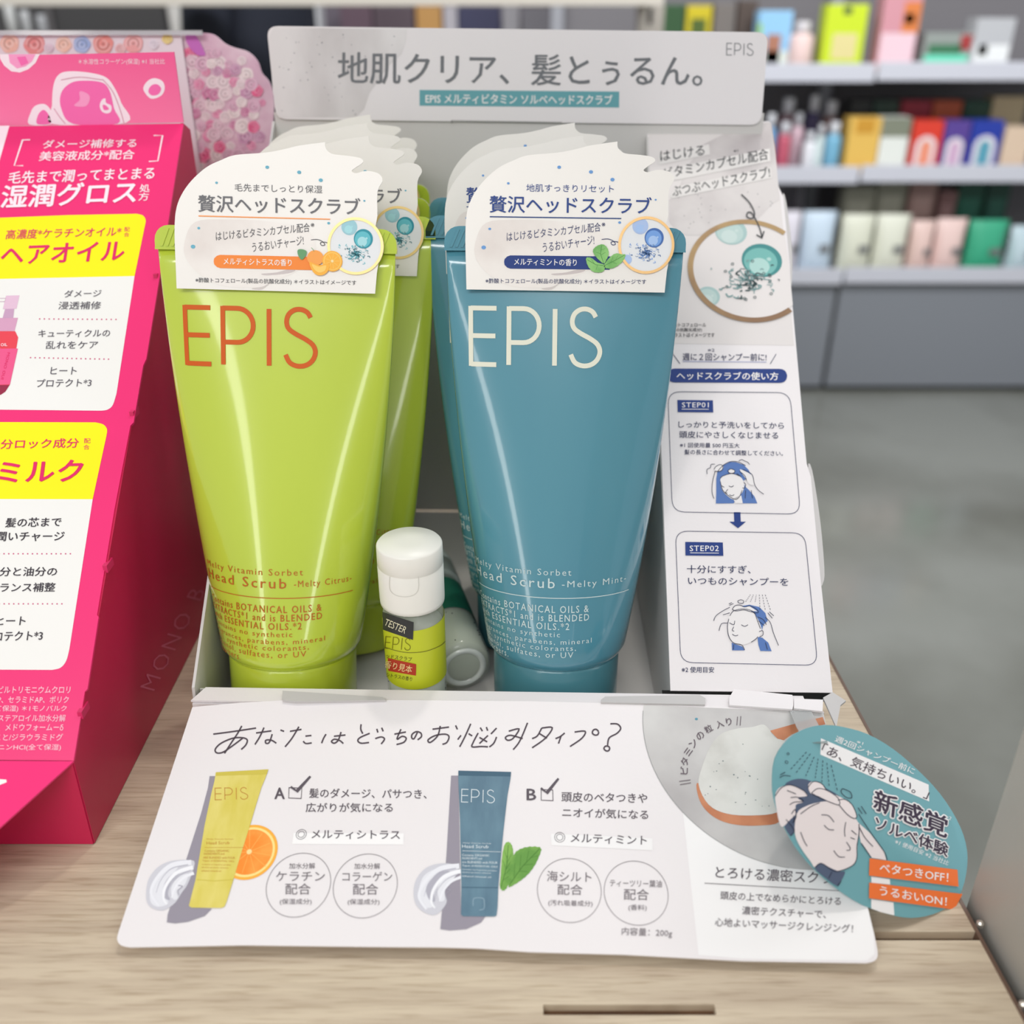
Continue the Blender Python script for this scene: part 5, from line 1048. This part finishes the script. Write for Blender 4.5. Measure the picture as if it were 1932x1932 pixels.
def prod_box(px0, px1, pt_, z, y, dpt, m, label, group, panel=None, arch=None, name='product_box', cat='box'):
    a, b = Q(px0, pt_, y), Q(px1, pt_, y); zt_ = a.z
    if zt_ < z + .03: zt_ = z + .03
    t = Thing(name, label, cat, Matrix.Translation(((a.x + b.x) / 2, y, z)), group)
    bo = t.part('carton', *box(a.x, b.x, y, y + dpt, z + .0005, zt_, .002), m)
    wdt = b.x - a.x; hh = zt_ - z
    if panel:
        for (u0, u1, v0, v1, pm) in panel: t.part('printed_panel', *box(a.x + wdt * u0, a.x + wdt * u1, y - .0008, y, z + hh * v0, z + hh * v1), pm)
    if arch:
        r = wdt * .34; cx = (a.x + b.x) / 2; zc_ = z + hh * .52
        pts_ = [Vector((cx - r, y - .0006, z + hh * .08))] + [Vector((cx - r * math.cos(q), y - .0006, zc_ + r * .95 * math.sin(q))) for q in np.linspace(0, math.pi, 12)] + [Vector((cx + r, y - .0006, z + hh * .08))]
        t.part('printed_arch', *slab(pts_, (0, -1, 0), .0005), arch[0])
        r2 = r * .55; pts_ = [Vector((cx - r2, y - .0012, z + hh * .14))] + [Vector((cx - r2 * math.cos(q), y - .0012, zc_ + r2 * math.sin(q))) for q in np.linspace(0, math.pi, 10)] + [Vector((cx + r2, y - .0012, z + hh * .14))]
        t.part('printed_arch', *slab(pts_, (0, -1, 0), .0005), arch[1])
    return t
def pouch(px0, px1, pt_, z, y, m, label, group):
    a, b = Q(px0, pt_, y), Q(px1, pt_, y); w_, h_ = b.x - a.x, max(a.z - z, .04); n = 10; V = []; Fc = []
    for sgn in (-1, 1):
        for j in range(n + 1):
            for i in range(n + 1):
                u, v = i / n * 2 - 1, j / n; bulge = .035 * (1 - u ** 4) * math.sin(math.pi * min(1, .12 + v * .88)) ** .6 * (1 - .3 * v)
                V.append(((a.x + b.x) / 2 + u * w_ / 2 * (1 - .05 * math.sin(math.pi * v)), y + .035 + sgn * bulge, z + .0005 + v * h_))
    N = (n + 1) ** 2
    for s_ in (0, 1):
        for j in range(n):
            for i in range(n):
                q = [s_ * N + j * (n + 1) + i, s_ * N + j * (n + 1) + i + 1, s_ * N + (j + 1) * (n + 1) + i + 1, s_ * N + (j + 1) * (n + 1) + i]; Fc.append(tuple(q if s_ == 0 else q[::-1]))
    t = Thing('refill_pouch', label, 'pouch', Matrix.Translation(((a.x + b.x) / 2, y, z)), group)
    t.part('pouch_body', V, Fc, m, smooth=True)
    t.part('printed_label', *box((a.x + b.x) / 2 + w_ * .02, (a.x + b.x) / 2 + w_ * .3, y - .004, y - .002, z + h_ * .38, z + h_ * .5), ink((120, 120, 120)))
    return t
def pm(r, g, b): return mat('pack_%d_%d_%d' % (r, g, b), (r, g, b), .4)
yf, yr2 = YR + .02, YR + .17
zz = lambda z, px: z + (.004 if px > 1588 else 0)
T = 'packs on the top far shelf'; Mm = 'cartons on the middle far shelf'; Lo = 'pouches on the low far shelf'
wh = pm(228, 228, 226)
prod_box(1434, 1498, 20, z3, yf + .06, .06, pm(150, 200, 236), 'sky blue carton with a brown figure panel on the top far shelf', T, [(0.05, .95, .02, .35, pm(226, 232, 220)), (.3, .72, .1, .62, pm(176, 120, 96)), (.0, .12, .1, .8, pm(160, 206, 90))])
prod_box(1563, 1641, 8, z3, yf + .03, .07, pm(206, 226, 40), 'lime yellow carton with cream label on the top far shelf', T, [(.22, .82, .2, .58, pm(228, 214, 150)), (.4, .6, .86, .96, pm(50, 70, 60)), (.1, .9, .03, .1, pm(190, 200, 90))])
prod_box(1672, 1744, -12, zz(z3, 1700), yf + .05, .07, pm(214, 150, 160), 'pink pack with orange corner on the top far shelf', T, [(.06, .96, .02, .5, pm(240, 206, 214)), (.55, 1, .5, .9, pm(224, 130, 70)), (.6, .85, .62, .75, pm(110, 70, 130))])
prod_box(1748, 1838, 62, zz(z3, 1800), yf + .05, .08, pm(150, 156, 150), 'mint and green wedge pack on the top far shelf', T, [(.04, .96, .05, .42, pm(110, 226, 190)), (.1, .8, .45, .7, pm(60, 120, 84)), (.75, .98, .55, .95, pm(170, 60, 60))])
prod_box(1846, 1919, 34, zz(z3, 1900), yf + .04, .07, pm(190, 190, 192), 'grey and white pack on the top far shelf, rightmost', T, [(.06, .96, .03, .5, pm(240, 240, 238)), (.15, .4, .3, .5, pm(206, 214, 110))])
prod_box(1254, 1294, 8, z3, yr2, .06, pm(48, 84, 48), 'dark green carton on the top far shelf behind the slogan header', T, [(.1, .9, .1, .4, pm(120, 150, 80))])
prod_box(1297, 1345, 10, z3, yr2, .06, pm(206, 186, 30), 'golden yellow carton on the top far shelf', T, [(.2, .8, .3, .8, pm(80, 100, 40))])
prod_box(1350, 1390, 6, z3, yr2, .06, pm(120, 112, 106), 'dull brown carton on the top far shelf', T)
prod_box(1395, 1432, 0, z3, yr2, .06, pm(84, 70, 62), 'dark brown carton on the top far shelf', T)
def lotion(px0, px1, pt_, z, y, m, mc, label, group, name='lotion_bottle'):
    a, b = Q(px0, pt_, y), Q(px1, pt_, y); r = (b.x - a.x) / 2; h_ = a.z - z; c = ((a.x + b.x) / 2, y + r, z + .0005)
    t = Thing(name, label, 'bottle', Matrix.Translation(c), group)
    t.part('bottle_body', *lathe([(r * .92, 0), (r, h_ * .03), (r, h_ * .66), (r * .85, h_ * .74), (r * .5, h_ * .78)], 24, c), m, smooth=True)
    t.part('cap', *lathe([(r * .58, h_ * .76), (r * .6, h_ * .97), (r * .5, h_)], 20, c), mc, smooth=True)
    return t
lotion(1500, 1546, 41, z3, yf + .02, pm(236, 206, 200), pm(220, 214, 216), 'peach bottle with pale cap on the top far shelf, beside the lime carton', T)
lotion(1547, 1573, 44, z3, yf + .12, pm(170, 120, 96), pm(220, 216, 216), 'amber bottle with pale cap on the top far shelf', T)
# middle shelf
for p0_, p1_, c, l in ((1607, 1647, (26, 28, 28), 'black'), (1651, 1699, (28, 58, 44), 'forest green'), (1704, 1760, (150, 30, 50), 'crimson'), (1764, 1818, (186, 84, 44), 'rust orange'), (1822, 1872, (24, 66, 48), 'bottle green')):
    prod_box(p0_, p1_, 190, zz(z2, p0_), yr2, .07, pm(*c), l + ' carton in the back row of the middle far shelf', Mm, arch=(pm(170, 150, 140), pm(*c)) if p0_ > 1700 else None)
prod_box(1877, 1940, 182, zz(z2, 1900), yr2, .07, pm(196, 176, 140), 'tall beige carton in the back row of the middle far shelf', Mm)
prod_box(1606, 1666, 222, zz(z2, 1620), yf, .07, pm(232, 188, 92), 'amber yellow carton in front on the middle far shelf', Mm, [(.2, .8, .72, .98, pm(206, 150, 50))])
prod_box(1668, 1722, 222, zz(z2, 1700), yf, .07, pm(232, 234, 226), 'white carton with olive top in front on the middle far shelf', Mm, [(0, 1, .66, 1, pm(130, 134, 116))])
for p0_, p1_, c, l, c2 in ((1727, 1784, (222, 62, 44), 'scarlet', (240, 150, 120)), (1787, 1835, (90, 66, 146), 'violet', (210, 170, 200)), (1838, 1898, (38, 60, 160), 'royal blue', (90, 160, 180))):
    prod_box(p0_, p1_, 228, zz(z2, p0_), yf, .07, pm(*c), l + ' carton with white arch in front on the middle far shelf', Mm, arch=(pm(232, 226, 228), pm(*c2)))
prod_box(1900, 1950, 240, zz(z2, 1900), yf, .07, pm(222, 196, 170), 'pale tan carton at the right end of the middle far shelf', Mm)
for i, (p0_, p1_, pt_, c, l, yy) in enumerate(((1448, 1472, 216, (120, 170, 214), 'sky blue', yf), (1474, 1500, 232, (196, 90, 110), 'rose red', yf), (1500, 1524, 214, (224, 190, 200), 'blush pink', yf + .07), (1522, 1546, 250, (234, 234, 238), 'white', yf), (1546, 1562, 236, (214, 228, 226), 'icy white', yf), (1566, 1597, 232, (120, 178, 206), 'light blue', yf), (1530, 1556, 180, (80, 70, 110), 'dark violet', yr2), (1478, 1512, 186, (150, 116, 124), 'dusty mauve', yr2), (1560, 1592, 192, (140, 100, 96), 'reddish brown', yr2))):
    lotion(p0_, p1_, pt_, z2, yy, pm(*c), pm(226, 226, 230), l + ' small bottle at the left of the middle far shelf', 'small bottles on the middle far shelf')
# low shelf
zl = z1
for p0_, p1_, pt_, c, l in ((1596, 1655, 352, (170, 168, 150), 'olive grey'), (1661, 1716, 336, (160, 158, 140), 'darker olive grey'), (1722, 1773, 338, (176, 140, 132), 'dusky pink'), (1777, 1809, 360, (150, 110, 108), 'brownish pink'), (1813, 1863, 344, (18, 82, 62), 'deep green'), (1868, 1911, 344, (14, 70, 54), 'blackish green')):
    prod_box(p0_, p1_, pt_, zz(zl, p0_), yr2 + .03, .07, pm(*c), l + ' carton at the back of the low far shelf', 'cartons at the back of the low far shelf', [(.15, .85, .55, .8, pm(min(c[0] + 30, 255), min(c[1] + 30, 255), min(c[2] + 30, 255)))])
for p0_, p1_, pt_, c, l in ((1484, 1520, 402, (224, 218, 226), 'lilac white pouch'), (1523, 1587, 402, (206, 222, 236), 'icy blue pouch'), (1597, 1661, 408, (224, 224, 204), 'cream pouch beside the icy blue one'), (1664, 1728, 408, (228, 228, 210), 'cream pouch beside the pink ones'), (1730, 1775, 420, (232, 200, 190), 'dull pink pouch beside the cream ones'), (1778, 1836, 416, (238, 206, 198), 'pink pouch beside the green one'), (1841, 1915, 419, (60, 170, 130), 'emerald green pouch'), (1920, 1975, 430, (196, 214, 220), 'pale blue pouch at the right end')):
    pouch(p0_, p1_, pt_, zz(zl, p0_), yf, pm(*c), l + ' on the low far shelf', Lo)
prod_box(1466, 1520, 336, zl, yr2 + .03, .07, pm(112, 108, 114), 'dark grey carton at the back of the low far shelf, left end', 'cartons at the back of the low far shelf', [(.2, .8, .4, .9, pm(70, 66, 72))])

# ================================================================== BACKGROUND: LEFT / MIDDLE
YM = 2.3
bar = Thing('store_shelf_unit', 'nearer beige shelving unit whose top board and slotted post cross the picture top', 'shelving', Matrix.Translation((-.5, YM, ZF)))
beige = mat('beige_metal', (206, 198, 186), .5)
bz = Q(900, 3, YM).z
bx1 = Q(1252, 5, YM).x
bar.part('shelf_board', *box(-2.6, bx1, YM - .002, YM + .32, bz - .007, bz + .02), beige)
bar.part('post', *box(Q(1202, 40, YM + .28).x, Q(1250, 40, YM + .28).x, YM + .26, YM + .30, ZF, bz - .007), mat('post_beige', (176, 168, 158), .5))
bar.part('post_slot', *box(Q(1223, 40, YM + .25).x, Q(1231, 40, YM + .25).x, YM + .2585, YM + .26, Q(1226, 46, YM + .26).z, Q(1226, 14, YM + .26).z), dark_gap)
bar.part('post', *box(-2.6, -2.55, YM + .26, YM + .30, ZF, bz - .007), MATS['post_beige'])
bar.part('shelf_board', *box(-2.6, bx1, YM, YM + .3, -.42, -.40), beige)
# dark cabinet behind the pink stand
cab = Thing('cabinet', 'dark charcoal cabinet wall behind the rose card stand', 'cabinet', Matrix.Translation((-1.5, 3.3, ZF)))
dkm = mat('charcoal', (66, 64, 64), .6)
xa_, xb_, xc_ = Q(60, 40, 3.3).x, Q(98, 40, 3.3).x, Q(312, 40, 3.3).x
cab.part('door', *box(xb_ + .01, xc_, 3.3, 3.34, ZF + .05, .75), dkm); cab.part('door', *box(xa_ - 1.2, xb_ - .01, 3.3, 3.34, ZF + .05, .75), dkm)
cab.part('carcass', *box(xa_ - 1.2, xc_, 3.345, 3.7, ZF, .78), mat('charcoal_two', (80, 76, 76), .6))
cab.part('frame_strip', *box(xb_ - .008, xb_ + .008, 3.285, 3.34, ZF + .05, .75), mat('charcoal_three', (98, 94, 94), .5))
for (p0_, p1_, pt_, c, l, yy) in ((-10, 22, 2, (214, 214, 212), 'tall white', 2.9), (24, 52, 20, (196, 196, 196), 'pale grey', 2.95), (56, 84, 28, (176, 176, 178), 'mid grey', 3.0)):
    lotion(p0_, p1_, pt_, bz - .6 + .2, yy, pm(*c), pm(*c), l + ' blurred bottle at the far left behind the stands', 'blurred bottles at the far left')
stand = Thing('side_table', 'white side table under the blurred bottles at the far left', 'table', Matrix.Translation((-1.6, 2.9, ZF)))
tz = bz - .4
stand.part('table_top', *box(-2.2, Q(92, 30, 2.95).x, 2.85, 3.12, tz - .02, tz), wh); 
for x in (-2.15, Q(92, 30, 2.95).x - .05): stand.part('leg', *box(x, x + .03, 2.96, 3.0, ZF, tz - .02), wh)
# pale post group and far products
col = single('wall_column', *box(Q(572, 30, 3.6).x, Q(602, 30, 3.6).x, 3.6, 3.7, ZF, 2.1), pm(226, 226, 228), '', '', kind='structure')
col.name = 'trim_2'
fu = Thing('store_shelf_unit', 'far purple-grey shelving seen through the gap above the slogan header', 'shelving', Matrix.Translation((-.3, 4.2, ZF)))
fu.part('back_panel', *box(-1.4, .75, 4.45, 4.47, ZF, 1.4), pm(122, 112, 122)); fz = Q(900, 70, 4.2).z
fu.part('shelf_board', *box(-1.4, .75, 4.2, 4.45, fz - .02, fz), pm(170, 168, 172)); fu.part('side_frame', *box(-1.44, -1.40, 4.2, 4.47, ZF, 1.4), pm(140, 138, 140)); fu.part('side_frame', *box(.75, .79, 4.2, 4.47, ZF, 1.4), pm(140, 138, 140))
for (p0_, p1_, pt_, c, l) in ((640, 700, 8, (116, 92, 104), 'plum'), (703, 780, 12, (100, 84, 92), 'dark plum'), (784, 832, 4, (214, 160, 90), 'orange yellow'), (836, 862, 12, (206, 200, 206), 'pale'), (864, 944, 12, (66, 66, 100), 'dark blue'), (948, 980, 4, (190, 186, 190), 'light grey'), (984, 1040, 14, (150, 146, 152), 'grey'), (1044, 1108, 12, (104, 104, 122), 'slate blue'), (1112, 1196, 8, (88, 76, 132), 'violet')):
    prod_box(p0_, p1_, pt_, fz, 4.22, .12, pm(*c), l + ' carton far away above the slogan header', 'far cartons above the slogan header')
pouch(306, 366, 4, tz, 2.95, pm(206, 202, 196), 'pale cloth bag hanging blurred left of the dark-clothed person', 'bag').root['category'] = 'bag'
stand2 = Thing('side_table', 'white stand under the pale bag left of the dark-clothed person', 'table', Matrix.Translation((-.95, 3.0, ZF)))
xa2, xb2 = Q(300, 30, 2.95).x, Q(372, 30, 2.95).x
stand2.part('table_top', *box(xa2, xb2, 2.93, 3.06, tz - .02, tz), wh); stand2.part('post', *box((xa2 + xb2) / 2 - .02, (xa2 + xb2) / 2 + .02, 2.97, 3.01, ZF, tz - .02), wh)

# person in dark clothes, standing with the back to the camera
def person():
    y = 2.88; cx = Q(490, 60, y).x; z0 = ZF
    t = Thing('person', 'person in a dark navy coat standing in the aisle beyond the displays', 'person', Matrix.Translation((cx, y, z0)) @ Matrix.Rotation(math.radians(68), 4, 'Z'))
    # skeleton with the skin modifier
    J = {'pelvis': (0, 0, .93, .12), 'waist': (0, 0, 1.06, .115), 'chest': (0, 0, 1.28, .135), 'neckb': (0, 0, 1.43, .06), 'neck': (0, -.01, 1.48, .052), 'head': (0, -.02, 1.56, .078), 'crown': (0, -.02, 1.65, .07),
         'hipL': (-.09, 0, .88, .085), 'kneeL': (-.10, -.01, .48, .055), 'ankL': (-.10, .02, .08, .036), 'toeL': (-.11, -.12, .035, .03), 'hipR': (.09, 0, .88, .085), 'kneeR': (.10, -.02, .48, .055), 'ankR': (.10, .02, .08, .036), 'toeR': (.11, -.12, .035, .03),
         'shL': (-.16, 0, 1.38, .055), 'elL': (-.2, .02, 1.10, .04), 'wrL': (-.17, -.10, .90, .026), 'shR': (.16, 0, 1.38, .055), 'elR': (.22, .02, 1.10, .04), 'wrR': (.20, -.10, .90, .026)}
    E_ = [('pelvis', 'waist'), ('waist', 'chest'), ('chest', 'neckb'), ('neckb', 'neck'), ('neck', 'head'), ('head', 'crown'), ('pelvis', 'hipL'), ('hipL', 'kneeL'), ('kneeL', 'ankL'), ('ankL', 'toeL'), ('pelvis', 'hipR'), ('hipR', 'kneeR'), ('kneeR', 'ankR'), ('ankR', 'toeR'), ('chest', 'shL'), ('shL', 'elL'), ('elL', 'wrL'), ('chest', 'shR'), ('shR', 'elR'), ('elR', 'wrR')]
    for s_, sg in (('L', -1), ('R', 1)):
        w0 = J['wr' + s_]; J['palm' + s_] = (w0[0], w0[1] - .03, w0[2] - .06, .024); E_.append(('wr' + s_, 'palm' + s_))
        for k_ in range(4):
            n1, n2 = 'f%s%d' % (s_, k_), 'g%s%d' % (s_, k_); ln = (.055, .065, .06, .048)[k_]
            J[n1] = (w0[0] + sg * .004, w0[1] - .055 + k_ * .02, w0[2] - .10, .009); J[n2] = (w0[0] - sg * .008, w0[1] - .06 + k_ * .02, w0[2] - .10 - ln * .8, .0075); E_ += [('palm' + s_, n1), (n1, n2)]
        J['th' + s_] = (w0[0] - sg * .01, w0[1] - .075, w0[2] - .05, .010); J['tt' + s_] = (w0[0] - sg * .015, w0[1] - .09, w0[2] - .085, .008); E_ += [('palm' + s_, 'th' + s_), ('th' + s_, 'tt' + s_)]
    names = list(J); me = bpy.data.meshes.new('body'); me.from_pydata([J[n][:3] for n in names], [(names.index(a), names.index(b)) for a, b in E_], [])
    o = bpy.data.objects.new('body', me); COL.objects.link(o); sk = o.modifiers.new('s', 'SKIN'); sk.use_smooth_shade = True; o.modifiers.new('u', 'SUBSURF').levels = 1
    for i, n in enumerate(names): o.data.skin_vertices[0].data[i].radius = (J[n][3], J[n][3] * (.8 if n in ('chest', 'waist', 'pelvis') else 1))
    o.data.skin_vertices[0].data[0].use_root = True
    me2 = bpy.data.meshes.new_from_object(o.evaluated_get(bpy.context.evaluated_depsgraph_get())); bpy.data.objects.remove(o)
    me2.materials.clear(); me2.materials.append(mat('skin_tone', (214, 170, 148), .5)); b = bpy.data.objects.new('body', me2); COL.objects.link(b); b.parent = t.root
    navy = mat('navy_coat_cloth', (24, 28, 42), .8)
    rings = [(.62, .235, .15), (.75, .225, .15), (.95, .195, .14), (1.10, .165, .13), (1.25, .18, .13), (1.36, .19, .11), (1.42, .14, .09), (1.46, .07, .07)]; V = []; Fc = []; n = 28
    for z, a, bb in rings:
        for i in range(n): q = 2 * math.pi * i / n; V.append((a * math.cos(q) * (1 + .03 * math.sin(5 * q)), bb * math.sin(q), z))
    for j in range(len(rings) - 1):
        for i in range(n): k_ = (i + 1) % n; Fc.append((j * n + i, j * n + k_, (j + 1) * n + k_, (j + 1) * n + i))
    t.part('coat', V, Fc, navy, smooth=True, local=True, label='dark navy coat')
    for sg in (-1, 1):
        pts = [Vector((sg * .15, 0, 1.39)), Vector((sg * .205, .02, 1.10)), Vector((sg * .185, -.07, .93))]; V = []; Fc = []
        for p_, r in zip(pts, (.075, .06, .045)):
            for i in range(14): q = 2 * math.pi * i / 14; V.append(p_ + Vector((r * math.cos(q), r * math.sin(q), 0)))
        for j in range(2):
            for i in range(14): k_ = (i + 1) % 14; Fc.append((j * 14 + i, j * 14 + k_, (j + 1) * 14 + k_, (j + 1) * 14 + i))
        t.part('sleeve', V, Fc, navy, smooth=True, local=True)
        x = sg * .10; V, Fc = lathe([(.05, 0.05), (.062, .3), (.075, .55), (.09, .8)], 18, (x, 0, .02)); t.part('trouser_leg', V, Fc, mat('dark_trousers', (34, 34, 40), .8), smooth=True, local=True)
        V, Fc = box(x - .045, x + .045, -.17, .07, .0, .075, .02); t.part('shoe', V, Fc, mat('black_shoe', (20, 20, 20), .4), local=True)
    V = []; Fc = []
    V, Fc = lathe([(.012, .115), (.06, .105), (.088, .06), (.094, 0), (.088, -.07), (.06, -.12)], 24, (0, .012, 1.60), cap0=True, cap1=False); t.part('hair', V, Fc, mat('black_hair', (28, 24, 22), .5), smooth=True, local=True)
person()
bpy.context.view_layer.update()
